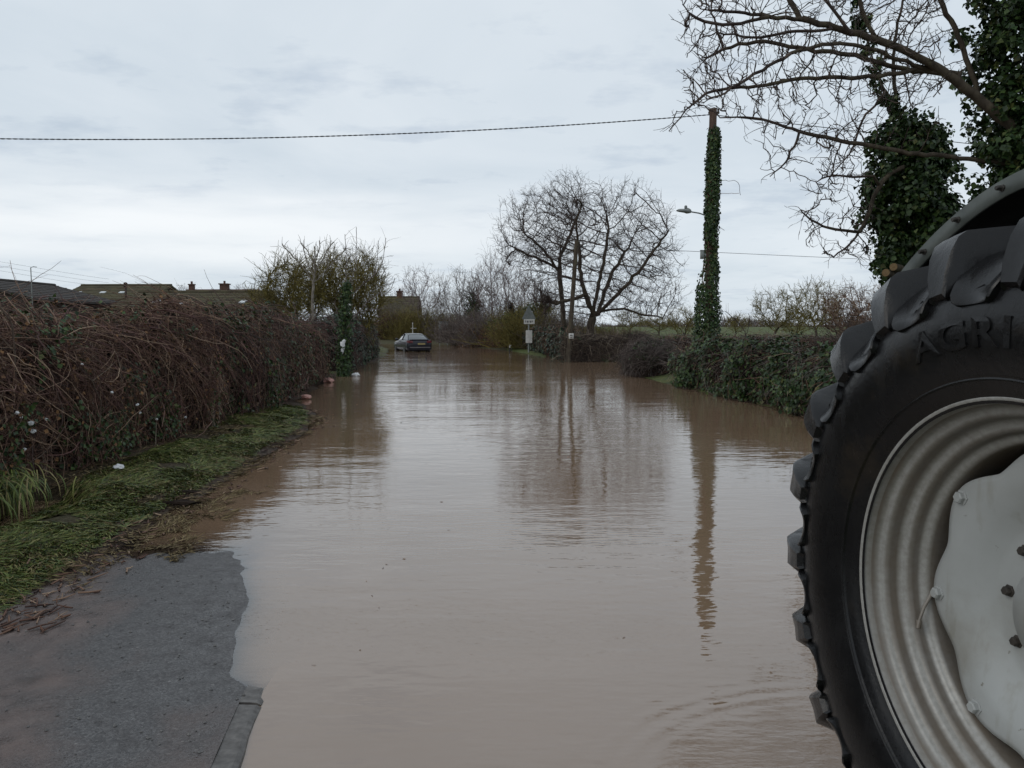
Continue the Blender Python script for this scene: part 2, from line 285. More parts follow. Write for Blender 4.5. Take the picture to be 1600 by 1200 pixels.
def water_mat():
    mt, n, l, b = new_mat('muddy_flood_water'); n.remove(b); o = n['Material Output']
    a = n.new('ShaderNodeAttribute'); a.attribute_name = 'depth'
    geo = n.new('ShaderNodeTexCoord'); V = geo.outputs['Object']
    def mm(op, x, y=None):
        q = n.new('ShaderNodeMath'); q.operation = op
        for i, v in enumerate((x, y)):
            if v is None: continue
            if isinstance(v, (int, float)): q.inputs[i].default_value = v
            else: l.new(v, q.inputs[i])
        return q.outputs[0]
    # wind ripples: two crossing wave sets, ruffled and calm patches
    rip1 = noise(n, l, 1.0, 3, V, 0.6, mscale=(1.6, 4.2, 1)); rip2 = noise(n, l, 1.0, 2, V, 0.5, mscale=(7, 19, 1)); swell = noise(n, l, 1.0, 2, V, 0.5, mscale=(0.5, 1.3, 1))
    patch = noise(n, l, 1.0, 3, V, 0.5, mscale=(0.16, 0.26, 1))
    sep_ = n.new('ShaderNodeSeparateXYZ'); l.new(V, sep_.inputs[0])
    pr = n.new('ShaderNodeMapRange'); pr.inputs[1].default_value = 0.36; pr.inputs[2].default_value = 0.62; pr.inputs[3].default_value = 0.35; pr.inputs[4].default_value = 1.0; l.new(patch, pr.inputs[0])
    calm = n.new('ShaderNodeMapRange'); calm.inputs[1].default_value = 3.0; calm.inputs[2].default_value = 11.0; calm.inputs[3].default_value = 0.75; calm.inputs[4].default_value = 1.0; l.new(sep_.outputs[1], calm.inputs[0])
    h = mm('ADD', mm('MULTIPLY', rip1, 0.50), mm('ADD', mm('MULTIPLY', rip2, 0.085), mm('MULTIPLY', swell, 0.6)))
    h = mm('MULTIPLY', mm('MULTIPLY', h, pr.outputs[0]), calm.outputs[0])
    # rings and chop where the water laps round the tractor wheel
    dx = mm('SUBTRACT', sep_.outputs[0], 1.5); dy = mm('SUBTRACT', sep_.outputs[1], 2.45); dd = mm('SQRT', mm('ADD', mm('MULTIPLY', mm('MULTIPLY', dx, dx), 0.8), mm('MULTIPLY', dy, dy)))
    ring = mm('MULTIPLY', mm('SINE', mm('MULTIPLY', mm('ADD', dd, mm('MULTIPLY', swell, 0.12)), 62.0)), mm('POWER', 2.71828, mm('MULTIPLY', mm('POWER', mm('DIVIDE', mm('SUBTRACT', dd, 1.12), 0.13), 2.0), -1.0)))
    chopn = noise(n, l, 1.0, 3, V, 0.6, mscale=(9, 26, 1))
    chop = mm('MULTIPLY', chopn, mm('POWER', 2.71828, mm('MULTIPLY', mm('POWER', mm('DIVIDE', dd, 0.95), 4.0), -1.0)))
    h = mm('ADD', h, mm('ADD', mm('MULTIPLY', ring, 0.032), mm('MULTIPLY', chop, 0.22)))
    bp = n.new('ShaderNodeBump'); bp.inputs['Strength'].default_value = 1.0; bp.inputs['Distance'].default_value = 0.020; l.new(h, bp.inputs['Height'])
    df = n.new('ShaderNodeBsdfDiffuse'); tint = noise(n, l, 1.0, 4, V, 0.5, mscale=(0.25, 0.5, 1))
    l.new(ramp(n, tint, l, [(0.3, (0.185, 0.120, 0.074)), (0.7, (0.222, 0.150, 0.100))]), df.inputs['Color'])
    tr = n.new('ShaderNodeBsdfTransparent'); tr.inputs['Color'].default_value = (0.93, 0.91, 0.89, 1)
    op = mm('SUBTRACT', 1.0, mm('POWER', 2.71828, mm('MULTIPLY', mm('MAXIMUM', a.outputs['Fac'], 0.0), -115.0)))
    m1 = n.new('ShaderNodeMixShader'); l.new(op, m1.inputs[0]); l.new(tr.outputs[0], m1.inputs[1]); l.new(df.outputs[0], m1.inputs[2])
    gl = n.new('ShaderNodeBsdfGlossy'); gl.inputs['Roughness'].default_value = 0.0; gl.inputs['Color'].default_value = (0.97, 0.97, 0.97, 1); l.new(bp.outputs[0], gl.inputs['Normal'])
    fr = n.new('ShaderNodeFresnel'); fr.inputs['IOR'].default_value = 2.1; l.new(bp.outputs[0], fr.inputs['Normal'])
    m2 = n.new('ShaderNodeMixShader'); l.new(fr.outputs[0], m2.inputs[0]); l.new(m1.outputs[0], m2.inputs[1]); l.new(gl.outputs[0], m2.inputs[2])
    l.new(m2.outputs[0], o.inputs['Surface']); return mt
M['water'] = water_mat()

# ------------------------------------------------------------------ terrain
XL = np.array([(-10, -3.0), (0, -2.95), (4.5, -2.95), (5.5, -3.05), (7.2, -3.15), (9, -3.25), (12, -3.4), (14, -3.6), (16, -4.2), (18, -5.1), (23, -5.7), (28, -6.1), (46, -7.5), (60, -9.6), (72, -12.5), (80, -17), (95, -30)])
XR = np.array([(-10, 6.3), (12, 6.2), (15.5, 5.8), (17.5, 5.5), (21, 5.1), (24, 4.7), (30, 4.4), (35, 5.2), (37.5, 5.6), (38.5, 2.6), (40, 2.3), (47, 1.2), (54, 0.1), (57, -0.9), (66, -3.4), (75, -6.2), (82, -9.5), (95, -20)])
def foot_h(x, y):
    a = 0.022 * (5.55 - y) + 0.004
    b = 0.095 * ((-1.385 - 0.315 * (np.maximum(y, 3.3) - 3.7)) - x)
    k = 0.012; hmix = np.clip(0.5 + 0.5 * (b - a) / k, 0, 1); h = b * (1 - hmix) + a * hmix - k * hmix * (1 - hmix)
    near = sstep(3.75, 3.3, y)                     # kerb end: near the camera the footway comes up flush with the kerb
    h = h * (1 - near) + np.maximum(h, 0.012 + 0.025 * (3.7 - y)) * near
    h = np.minimum(h, 0.075)
    return h + 0.007 * vn(x, y, 0.8, 3) + 0.005 * vn(x, y, 0.13, 4)
def ground_h(x, y):
    xl = np.interp(y, XL[:, 0], XL[:, 1]); xr = np.interp(y, XR[:, 0], XR[:, 1])
    d = np.maximum(xl - x, x - xr); d = np.where(y > 78, np.maximum(d, (y - 78) * 0.6), d)
    h = np.where(d < 0, np.maximum(-0.22, d * 0.22), 0.24 * (1 - np.exp(-np.maximum(d, 0) * 0.75)))
    h = h + (0.055 * vn(x, y, 0.9, 1) + 0.022 * vn(x, y, 0.3, 2)) * sstep(-0.9, 0.3, d)
    h = np.where((x > 2) & (y > 37.5) & (y < 62) & (x < 10), np.minimum(h, -0.05 + 0.2 * sstep(46, 60, y)), h)      # flooded gateway
    far = np.maximum(y - 60, 0); h = h + 1.35 * sstep(0, 130, far) * sstep(-2, 22, x) + 0.9 * sstep(0, 160, far) * sstep(5, -20, x)
    # ditch mouth on the near left
    h = h - 0.75 * np.exp(-(((x + 4.75) / 0.55) ** 2 + ((y - 6.7) / 0.85) ** 2) ** 2)
    # road rises towards the tractor and the camera
    rise = sstep(3.0, 1.9, y) * (x > -1.0) ; h = np.where(d < 0.2, h * (1 - rise) + 0.016 * rise, h)
    return h
def ground_total(x, y):
    g = ground_h(x, y); onfoot = (x < -1.22 - 0.15 * (3.4 - y)) & (x > -3.25) & (y < 7.2)
    return np.where(onfoot, np.maximum(g, foot_h(x, y)), g)
def grid(xs, ys, fz):
    X, Y = np.meshgrid(xs, ys); Z = fz(X, Y); v = np.stack([X, Y, Z], -1).reshape(-1, 3); nx = len(xs)
    i = np.arange(len(ys) - 1)[:, None] * nx + np.arange(nx - 1)[None]
    return v, np.stack([i, i + 1, i + nx + 1, i + nx], -1).reshape(-1, 4)
def lines(*segs):
    return np.unique(np.round(np.concatenate([np.arange(a, b, s) for a, b, s in segs]), 4))
gx = lines((-900, -100, 80), (-100, -24, 6), (-24, -7, 0.8), (-7, -2.4, 0.11), (-2.4, 2.4, 0.6), (2.4, 8, 0.3), (8, 30, 1.5), (30, 100, 6), (100, 901, 80))
gy = lines((-60, -4, 8), (-4, 1.8, 0.6), (1.8, 16, 0.11), (16, 40, 0.4), (40, 100, 1.2), (100, 260, 10), (260, 1601, 90))
v, q = grid(gx, gy, ground_h)
inf = (v[:, 0] > -3.15) & (v[:, 0] < -1.15) & (v[:, 1] < 6.6) & (v[:, 1] > -3)
v[inf, 2] = np.minimum(v[inf, 2], foot_h(v[inf, 0], v[inf, 1]) - 0.06)
xl = np.interp(v[:, 1], XL[:, 0], XL[:, 1]); dl = xl - v[:, 0]
gm = np.where(v[:, 0] < 0, sstep(0.25, 0.7, dl + 0.8 * vn(v[:, 0], v[:, 1], 0.8, 9)) * 0.75, 0.85)
gm = np.where((v[:, 0] < 0) & (v[:, 1] < 27), gm * np.where(v[:, 0] < -4.0, 0.1, 0.35), gm)
gm = np.where(v[:, 1] > 50, np.clip(gm + 0.3, 0, 1), gm)
g_b = Buf(); g_b.add(v, q); ground = g_b.build('ground', M['ground'], attr={'grassy': gm}); tag(ground, kind='structure')

# footway sheet
fx_ = lines((-3.15, -1.2, 0.035)); fy_ = lines((-2.5, 2.4, 0.3), (2.4, 6.4, 0.035))
X, Y = np.meshgrid(fx_, fy_)
kx = -1.215 + (-0.15) * (np.minimum(Y, 4.2) - 3.05) + 0.012       # right edge follows the back of the kerb
tt = (X - fx_[0]) / (fx_[-1] - fx_[0]); X = fx_[0] + tt * (kx - fx_[0]); Z = foot_h(X, Y)
v = np.stack([X, Y, Z], -1).reshape(-1, 3); nx = len(fx_); i = np.arange(len(fy_) - 1)[:, None] * nx + np.arange(nx - 1)[None]
fb = Buf(); fb.add(v, np.stack([i, i + 1, i + nx + 1, i + nx], -1).reshape(-1, 4))
mud = 0.46 * sstep(-1.7, -2.15, v[:, 0] + 0.36 * (v[:, 1] - 3.4) + 0.5 * vn(v[:, 0], v[:, 1], 0.5, 61)) + 0.25 * sstep(-1.75, -1.3, v[:, 0]) * sstep(3.7, 3.2, v[:, 1]) - 0.12
tag(fb.build('footway', M['tarmac'], attr={'muddy': mud}), kind='structure')

# kerb stones along the footway, the last one dipping under the flood
def kerb_stone(y0, y1, z0, z1, sh):
    k = Buf(); n = 8; ys = np.linspace(y0, y1, n)
    for a in range(1):
        rings = []
        for j, y in enumerate(ys):
            f = j / (n - 1); xl_ = -1.215 - 0.15 * (y - 3.05); w = 0.118 + 0.006 * math.sin(j * 1.7 + sh); z = z0 + (z1 - z0) * f + 0.002 * math.sin(j * 2.3 + sh)
            e = 0.012; rings.append([(xl_, y, z - 0.16), (xl_, y, z - e), (xl_ + e, y, z), (xl_ + w - 0.03, y, z - 0.003), (xl_ + w - 0.008, y, z - 0.014), (xl_ + w, y, z - 0.035), (xl_ + w + 0.004, y, z - 0.16)])
        R = np.array(rings); m_ = R.shape[1]; i = np.arange(n - 1)[:, None] * m_ + np.arange(m_ - 1)[None]
        k.add(R.reshape(-1, 3), np.stack([i, i + 1, i + m_ + 1, i + m_], -1).reshape(-1, 4))
        for r in (R[0], R[-1]):
            k.add(np.vstack([r, r.mean(0)]), t=[[a_, a_ + 1, m_] for a_ in range(m_ - 1)])
    return tag(k.build('kerb', M['kerb'], smooth=False), kind='structure')
kerb_stone(3.43, 3.72, 0.018, -0.006, 0.3); kerb_stone(2.50, 3.415, 0.038, 0.017, 1.9); kerb_stone(1.55, 2.485, 0.05, 0.039, 4.0)

# flood water
wx = lines((-14, -6, 0.5), (-6, -0.9, 0.05), (-0.9, 3, 0.3), (3, 14.1, 0.4)); wy = lines((-3, 2, 0.3), (2, 9, 0.05), (9, 18, 0.12), (18, 50, 0.5), (50, 96.1, 1.0))
v, q = grid(wx, wy, lambda x, y: np.zeros_like(x))
dep = -ground_total(v[:, 0], v[:, 1])
wb = Buf(); wb.add(v, q); water = wb.build('water', M['water'], attr={'depth': dep}); tag(water, kind='structure')

# ------------------------------------------------------------------ tractor
wc = np.array([1.2119, 1.8393, 1.0076]); phi = 0.16222
fd = np.array([-math.sin(phi), math.cos(phi), 0]); nn = np.array([-math.cos(phi), -math.sin(phi), 0]); up = np.array([0, 0, 1.0])
tr = empty('tractor', (wc[0], wc[1], 0.0), 0, 'tractor seen by its big muddy rear wheel, standing at the edge of the flood', 'tractor')
wheel = empty('wheel', (0, 0, wc[2])); wheel.parent = tr
def wp(r, th, off):   # radius, angle from the forward direction, outward offset -> world
    r, th, off = np.broadcast_arrays(np.asarray(r, float), np.asarray(th, float), np.asarray(off, float))
    return wc + nn * off[..., None] + r[..., None] * (np.cos(th)[..., None] * fd + np.sin(th)[..., None] * up)
def lathe(buf, prof, seg=96, mi=0, th0=0, th1=2 * np.pi, flip=False):
    pr = np.array(prof); full = abs(th1 - th0 - 2 * np.pi) < 1e-6
    th = np.linspace(th0, th1, seg, endpoint=not full)
    v = wp(pr[None, :, 0], th[:, None], pr[None, :, 1]); m_ = len(pr); ns = seg if full else seg - 1
    i = np.arange(ns)[:, None]; j = np.arange(m_ - 1)[None]; i2 = (i + 1) % seg
    buf.add(v.reshape(-1, 3), np.stack(np.broadcast_arrays(i * m_ + j, i2 * m_ + j, i2 * m_ + j + 1, i * m_ + j + 1), -1).reshape(-1, 4), mi=mi)
def tyre_mat():
    mt, n, l, b = new_mat('wet_tyre_rubber')
    f = noise(n, l, 3.2, 8, rough=.65); f2 = noise(n, l, 45, 6, rough=.7); f3 = noise(n, l, 1.0, 6, mscale=(9, 9, 3), rough=.7)
    c = ramp(n, f, l, [(0.38, (0.0055, 0.0055, 0.006)), (0.58, (0.009, 0.009, 0.0095)), (0.68, (0.018, 0.015, 0.012)), (0.8, (0.030, 0.023, 0.018))])
    l.new(c, b.inputs['Base Color']); rr = n.new('ShaderNodeMapRange'); l.new(f3, rr.inputs[0]); rr.inputs[1].default_value = 0.35; rr.inputs[2].default_value = 0.65; rr.inputs[3].default_value = 0.12; rr.inputs[4].default_value = 0.36
    b.inputs['Specular IOR Level'].default_value = 0.30
    l.new(rr.outputs[0], b.inputs['Roughness']); bump(n, l, f2, b, 0.35, 0.004); return mt
M['tyre'] = tyre_mat()
M['rim'] = noise_mat('muddy_silver_rim', [(0.30, (0.10, 0.075, 0.052)), (0.48, (0.23, 0.205, 0.175)), (0.62, (0.36, 0.355, 0.335)), (0.8, (0.42, 0.42, 0.40))], 3.2, 0.42, 0.5, 0.15, 0.003, detail=8)
def disc_mat():
    mt, n, l, b = new_mat('grey_wheel_disc'); f = noise(n, l, 2.6, 8, rough=.6); f2 = noise(n, l, 22, 6, rough=.7); f3 = noise(n, l, 1.0, 4, mscale=(14, 14, 3.0))
    base_c = ramp(n, f, l, [(0.28, (0.25, 0.24, 0.21)), (0.5, (0.36, 0.37, 0.36)), (0.8, (0.42, 0.435, 0.43))])
    chips = ramp(n, f2, l, [(0.0, (1, 1, 1)), (0.66, (1, 1, 1)), (0.72, (.42, .36, .28)), (1.0, (.3, .24, .18))]); runs = ramp(n, f3, l, [(0.0, (1, 1, 1)), (0.58, (1, 1, 1)), (0.75, (.74, .70, .62)), (1.0, (.7, .64, .55))])
    m1 = n.new('ShaderNodeMix'); m1.data_type = 'RGBA'; m1.blend_type = 'MULTIPLY'; m1.inputs[0].default_value = 1; l.new(base_c, m1.inputs[6]); l.new(chips, m1.inputs[7])
    m2 = n.new('ShaderNodeMix'); m2.data_type = 'RGBA'; m2.blend_type = 'MULTIPLY'; m2.inputs[0].default_value = 1; l.new(m1.outputs[2], m2.inputs[6]); l.new(runs, m2.inputs[7])
    l.new(m2.outputs[2], b.inputs['Base Color']); b.inputs['Roughness'].default_value = .45; bump(n, l, f2, b, .15, .002); return mt
M['disc'] = disc_mat()
M['fender'] = noise_mat('dark_fender_paint', [(0.3, (0.012, 0.013, 0.013)), (0.7, (0.028, 0.029, 0.028))], 8, 0.6, 0.4, 0.1, 0.003)
M['fender_lip'] = noise_mat('worn_fender_edge', [(0.3, (0.05, 0.058, 0.052)), (0.7, (0.10, 0.11, 0.10))], 10, 0.6, 0.4, 0.2, 0.003)
M['lamp_red'] = noise_mat('red_lamp_lens', [(0.3, (0.30, 0.025, 0.02)), (0.7, (0.42, 0.05, 0.04))], 12, 0.2, 0.5, 0)
ty = Buf()
prof = [(0.555, 0.005), (0.575, 0.012), (0.583, 0.020), (0.60, 0.028), (0.645, 0.052), (0.70, 0.066), (0.755, 0.070), (0.80, 0.064), (0.845, 0.050), (0.885, 0.026), (0.915, -0.006), (0.933, -0.045), (0.942, -0.12), (0.948, -0.30)]
prof_full = prof + [(r, -0.60 - o) for r, o in prof[::-1][1:]]
lathe(ty, prof_full, 160)
lathe(ty, [(0.612, 0.0345), (0.616, 0.0405), (0.620, 0.0385), (0.625, 0.0420)], 160)          # moulded fitting line
# lugs: 22 a side, the shoulder end a scooped shield running down the side wall
NL = 22; base = math.radians(-5.3)
def lug(th0, side):
    # stations from the side wall to the centre: outer point (r, off), scoop depth, centre shift, half widths top/base (metres of arc at r=.95), buried base point
    st = [((0.835, 0.058), 0.000, -0.004, 0.020, 0.026, (0.83, 0.035)),
          ((0.846, 0.071), 0.000, -0.003, 0.026, 0.040, (0.84, 0.035)),
          ((0.900, 0.064), 0.003, 0.000, 0.034, 0.072, (0.865, 0.028)),
          ((0.955, 0.047), 0.004, 0.004, 0.040, 0.092, (0.893, 0.010)),
          ((0.992, 0.026), 0.002, 0.008, 0.043, 0.102, (0.912, -0.010)),
          ((1.007, 0.003), 0.000, 0.013, 0.043, 0.104, (0.925, -0.035)),
          ((1.007, -0.060), 0.000, 0.050, 0.038, 0.085, (0.930, -0.075)),
          ((1.003, -0.160), 0.000, 0.130, 0.033, 0.066, (0.93, -0.17)),
          ((1.001, -0.300), 0.000, 0.250, 0.032, 0.060, (0.93, -0.30))]
    rows = []
    for (r, o), sc, sh, ht, hb, (rb, ob) in st:
        if side < 0: o, ob = -0.60 - o, -0.60 - ob
        row = []
        for (rr, oo, ss) in ((rb, ob, sh - hb), (r - 0.012, o - 0.004 * side, sh - ht - 0.007), (r, o, sh - ht), (r - 0.3 * sc, o - sc * side, sh), (r, o, sh + ht), (r - 0.012, o - 0.004 * side, sh + ht + 0.007), (rb, ob, sh + min(hb, ht + .022))):
            row.append(wp(rr, th0 + ss / 0.95, oo))
        rows.append(row)
    R = np.array(rows); k, m_ = R.shape[:2]; i = np.arange(k - 1)[:, None] * m_ + np.arange(m_ - 1)[None]
    F = np.stack([i, i + 1, i + m_ + 1, i + m_], -1).reshape(-1, 4)
    ty.add(R.reshape(-1, 3), F if side > 0 else F[:, ::-1])
    for e in (R[0], R[-1]): ty.add(np.vstack([e, e.mean(0)]), t=[[a, a + 1, m_] for a in range(m_ - 1)])
for k in range(NL):
    lug(base + k * 2 * math.pi / NL, 1); lug(base + (k + 0.5) * 2 * math.pi / NL, -1)
# scooped pads on the shoulder between the lugs
def pad(th0):
    prof_p = [(0.800, 0.066, .045), (0.804, 0.078, .060), (0.815, 0.084, .072), (0.835, 0.079, .082), (0.860, 0.062, .089), (0.888, 0.038, .094), (0.914, 0.008, .098), (0.934, -0.026, .102), (0.946, -0.065, .106), (0.950, -0.11, .11)]
    rows = []
    for k, (r, o, hw) in enumerate(prof_p):
        g = 0.020 * math.sin(math.pi * min(k / 7.5, 1)) ; row = [wp(r - .012, th0 + (-hw - .006) / .95, o - .055)]
        for q in (-1, -.93, -.72, -.4, 0, .4, .72, .93, 1):
            sc = g * (1 - abs(q) ** 2.2) if abs(q) < 1 else 0; dn = .006 if abs(q) == 1 else 0
            row.append(wp(r - .45 * sc - dn * .4, th0 + q * hw / .95, o - sc - dn))
        row.append(wp(r - .012, th0 + (hw + .006) / .95, o - .055)); rows.append(row)
    R = np.array(rows); R = np.concatenate([np.array([[wp(.797, th0 + q * .040 / .95, .045) for q in np.linspace(-1.1, 1.1, R.shape[1])]]), R]); k, m_ = R.shape[:2]; i = np.arange(k - 1)[:, None] * m_ + np.arange(m_ - 1)[None]
    ty.add(R.reshape(-1, 3), np.stack([i, i + 1, i + m_ + 1, i + m_], -1).reshape(-1, 4))
for k in range(NL): pad(base + (k + 0.515) * 2 * math.pi / NL)
# small sipes and wear nicks at the shoulder
for k in range(NL):
    th = base + (k + 0.5) * 2 * math.pi / NL
    for j in range(3):
        a = th + random.uniform(-0.05, 0.05); r0 = random.uniform(0.80, 0.88); o0 = np.interp(r0, [p[0] for p in prof[6:]], [p[1] for p in prof[6:]])
        ty.tubes([wp(r0 + np.linspace(-.004, .004, 3), a + np.linspace(-0.014, 0.014, 3) * random.uniform(.6, 1.4), o0 - 0.0005)], 0.0016, 4)
tyre = ty.build('tyre', M['tyre'], wheel)
tyre.data.set_sharp_from_angle(angle=math.radians(32))
# raised side-wall lettering
lt = Buf()
for ch, px in zip('AGRI', (71.2, 79.4, 87.4, 93.2)):
    cu = bpy.data.curves.new('t', 'FONT'); cu.body = ch; cu.size = 0.105; cu.extrude = 0.003; cu.align_x = 'CENTER'; cu.offset = 0.002
    ob = bpy.data.objects.new('t', cu); COL.objects.link(ob); bpy.context.view_layer.update()
    me = ob.evaluated_get(bpy.context.evaluated_depsgraph_get()).to_mesh(); me.calc_loop_triangles()
    V = np.array([x.co for x in me.vertices]); T = [list(x.vertices) for x in me.loop_triangles]
    th = math.radians(px); r = 0.695 + V[:, 1]; o_ = np.interp(r, [p[0] for p in prof], [p[1] for p in prof]) + V[:, 2] + 0.0015
    lt.add(wp(r, th + V[:, 0] / 0.74 * 1.35, o_), t=T)
    bpy.data.objects.remove(ob)
lt.build('lettering', M['tyre'], wheel, smooth=False)
# rim: flange and stepped barrel
rm = Buf()
rim_pts = np.array([(0.553, -0.02, .6), (0.560, 0.006, .3), (0.570, 0.012, .1), (0.5755, 0.008, 0), (0.574, -0.002, .1), (0.565, -0.010, .5), (0.556, -0.014, .9), (0.551, -0.022, 1), (0.547, -0.034, .5), (0.542, -0.040, .1), (0.534, -0.043, .0), (0.524, -0.048, .7), (0.519, -0.060, 1), (0.517, -0.076, 1), (0.513, -0.086, .4), (0.506, -0.092, 0), (0.497, -0.095, .1), (0.487, -0.100, .8), (0.482, -0.112, 1), (0.480, -0.124, .9), (0.476, -0.132, .2), (0.469, -0.137, 0), (0.461, -0.141, .3), (0.454, -0.152, 1), (0.451, -0.175, 1), (0.446, -0.22, 1), (0.446, -0.42, 1), (0.47, -0.46, 1), (0.52, -0.56, 1), (0.57, -0.60, 1)])
lathe(rm, rim_pts[:, :2], 144)
def rim_mat():
    mt, n, l, b = new_mat('muddy_silver_rim'); a_ = n.new('ShaderNodeAttribute'); a_.attribute_name = 'dirt'; f = noise(n, l, 4.5, 8, rough=.65); f2 = noise(n, l, 60, 3)
    met = ramp(n, f2, l, [(.3, (.27, .262, .24)), (.7, (.36, .355, .335))]); mudc = ramp(n, f, l, [(.3, (.06, .044, .03)), (.7, (.15, .115, .08))])
    q = n.new('ShaderNodeMath'); q.operation = 'MULTIPLY_ADD'; l.new(f, q.inputs[0]); q.inputs[1].default_value = 0.9; l.new(a_.outputs['Fac'], q.inputs[2])
    mr = n.new('ShaderNodeMapRange'); mr.inputs[1].default_value = 0.55; mr.inputs[2].default_value = 1.6; mr.inputs[4].default_value = .92; l.new(q.outputs[0], mr.inputs[0])
    mx = n.new('ShaderNodeMix'); mx.data_type = 'RGBA'; l.new(mr.outputs[0], mx.inputs[0]); l.new(met, mx.inputs[6]); l.new(mudc, mx.inputs[7]); l.new(mx.outputs[2], b.inputs['Base Color'])
    b.inputs['Roughness'].default_value = .38; b.inputs['Metallic'].default_value = .1; bump(n, l, f2, b, .2, .002); return mt
rm.build('rim', rim_mat(), wheel, attr={'dirt': np.tile(rim_pts[:, 2], 144)})
# scalloped dish
ds = Buf(); seg = 192; th = np.linspace(0, 2 * np.pi, seg, endpoint=False); b0 = math.radians(-8.5)
lobe = 0.5 + 0.5 * np.cos(8 * (th - b0)); edge = 0.402 + 0.042 * lobe ** 0.8
rad = [edge, edge - 0.003, edge - 0.02, edge * 0 + 0.372, edge * 0 + 0.345, edge * 0 + 0.30, edge * 0 + 0.262, edge * 0 + 0.245, edge * 0 + 0.19, edge * 0 + 0.15, edge * 0 + 0.14, edge * 0 + 0.05, edge * 0 + 0.001]
off = [-0.162, -0.150, -0.149, -0.149, -0.155, -0.180, -0.205, -0.212, -0.212, -0.205, -0.15, -0.14, -0.14]
V = np.stack([wp(r, th, o) for r, o in zip(rad, off)], 1); m_ = V.shape[1]; i = np.arange(seg)[:, None]; j = np.arange(m_ - 1)[None]; i2 = (i + 1) % seg
ds.add(V.reshape(-1, 3), np.stack(np.broadcast_arrays(i * m_ + j, i2 * m_ + j, i2 * m_ + j + 1, i * m_ + j + 1), -1).reshape(-1, 4))
ds.build('wheel_disc', M['disc'], wheel)
dk = Buf(); lathe(dk, [(0.47, -0.43), (0.30, -0.40), (0.001, -0.40)], 48); dk.build('barrel_back', M['fender'], wheel)  # dark disc closing the barrel, seen between the scallops
def bolt_at(r, th, o, s=0.017, name='bolt', mat='disc', par=None):
    c = wp(r, th, o); bb = Buf(); a = np.arange(6) * math.pi / 3; pts = []
    for (rr, d) in ((s * 1.35, 0.0), (s * 1.35, 0.004), (s, 0.005), (s, 0.016), (s * 0.8, 0.020), (0.0005, 0.020)):
        pts.append(c + nn * d + rr * (np.cos(a)[:, None] * fd + np.sin(a)[:, None] * up))
    V = np.array(pts); k = len(V); i = np.arange(k - 1)[:, None] * 6; j = np.arange(6)[None]
    bb.add(V.reshape(-1, 3), np.stack(np.broadcast_arrays(i + j, i + (j + 1) % 6, i + 6 + (j + 1) % 6, i + 6 + j), -1).reshape(-1, 4))
    return bb.build(name, M[mat], par or wheel, smooth=False)
for k in range(8): bolt_at(0.418, b0 + k * math.pi / 4, -0.150)
M['bolt_dark'] = noise_mat('dark_bolt_steel', [(0.3, (0.02, 0.018, 0.016)), (0.7, (0.06, 0.05, 0.042))], 20, 0.6, 0.4, 0)
for k in range(10): bolt_at(0.218, b0 + (k + 0.3) * math.pi / 5, -0.212, 0.013, 'wheel_nut', 'bolt_dark')
vb = Buf(); q0 = wp(0.452, b0 + 0.02, -0.165); q1 = wp(0.450, b0 - 0.10, -0.12); q2 = wp(0.456, b0 - 0.19, -0.10)
vb.tube([q0, q1, q2], [0.006, 0.005, 0.004], 8); vb.tube([q2, wp(0.458, b0 - 0.24, -0.092)], 0.008, 8); vb.build('valve_stem', M['rim'], wheel)
# fender: lip traced round the tyre, plate running inboard
lip = [(1372, 498), (1381, 468), (1390, 450), (1408, 424), (1424, 406), (1440, 386), (1460, 366), (1480, 347), (1505, 325), (1530, 305), (1552, 290), (1576, 276), (1600, 264), (1640, 250), (1700, 240), (1790, 250), (1900, 300)]
def on_plane(px, py, o):
    d = CF * 1200 + CR * (px - 800) + CU * (600 - py); p0 = wc + nn * o; C0 = np.array([0, 0, CAMZ]); t = ((p0 - C0) @ nn) / (d @ nn); return C0 + d * t
OFF = -0.10
LP = np.array([on_plane(x, y, OFF) for x, y in lip]); rel = LP - (wc + nn * OFF)
fr_ = np.hypot(rel @ fd, rel[:, 2]); ft = np.arctan2(rel[:, 2], rel @ fd)
o_ = np.argsort(ft); fr_, ft = fr_[o_], ft[o_]
tt = np.linspace(ft[0], math.radians(150), 60); R_ = np.interp(tt, np.append(ft, math.radians(151)), np.append(fr_, fr_[-1])); R_ = np.convolve(np.pad(R_, 2, mode='edge'), np.ones(5) / 5, 'valid')
def sweep(buf, sect, mi=0):   # sect: list of (dr, off)
    S = np.stack([wp(R_ + dr, tt, o) for dr, o in sect], 1); k, m_ = S.shape[:2]; i = np.arange(k - 1)[:, None] * m_ + np.arange(m_)[None]; i2 = np.arange(k - 1)[:, None] * m_ + (np.arange(m_)[None] + 1) % m_
    buf.add(S.reshape(-1, 3), np.stack([i, i2, i2 + m_, i + m_], -1).reshape(-1, 4), mi=mi)
    for e in (S[0], S[-1]): buf.add(np.vstack([e, e.mean(0)]), t=[[a, (a + 1) % m_, m_] for a in range(m_)], mi=mi)
fe = Buf(); sweep(fe, [(0.0, OFF - 0.012), (-0.012, OFF - 0.012), (-0.012, -0.74), (0.0, -0.74)]); fender = fe.build('fender', M['fender'], tr)
fl = Buf(); sweep(fl, [(0.002, OFF), (-0.043, OFF), (-0.046, OFF - 0.004), (-0.043, OFF - 0.010), (-0.004, OFF - 0.0105), (0.002, OFF - 0.006)]); fl.build('edge_strip', M['fender_lip'], fender)
for t_ in (64, 72, 80.5, 89, 97, 106):
    t2 = math.radians(t_); r2 = np.interp(t2, tt, R_) - 0.02; bolt_at(r2, t2, OFF, 0.007, 'bolt', 'bolt_dark', fender)
lm = Buf(); t0 = math.radians(92.5)
c0 = wp(np.interp(t0, tt, R_) + 0.0, t0, OFF - 0.03)
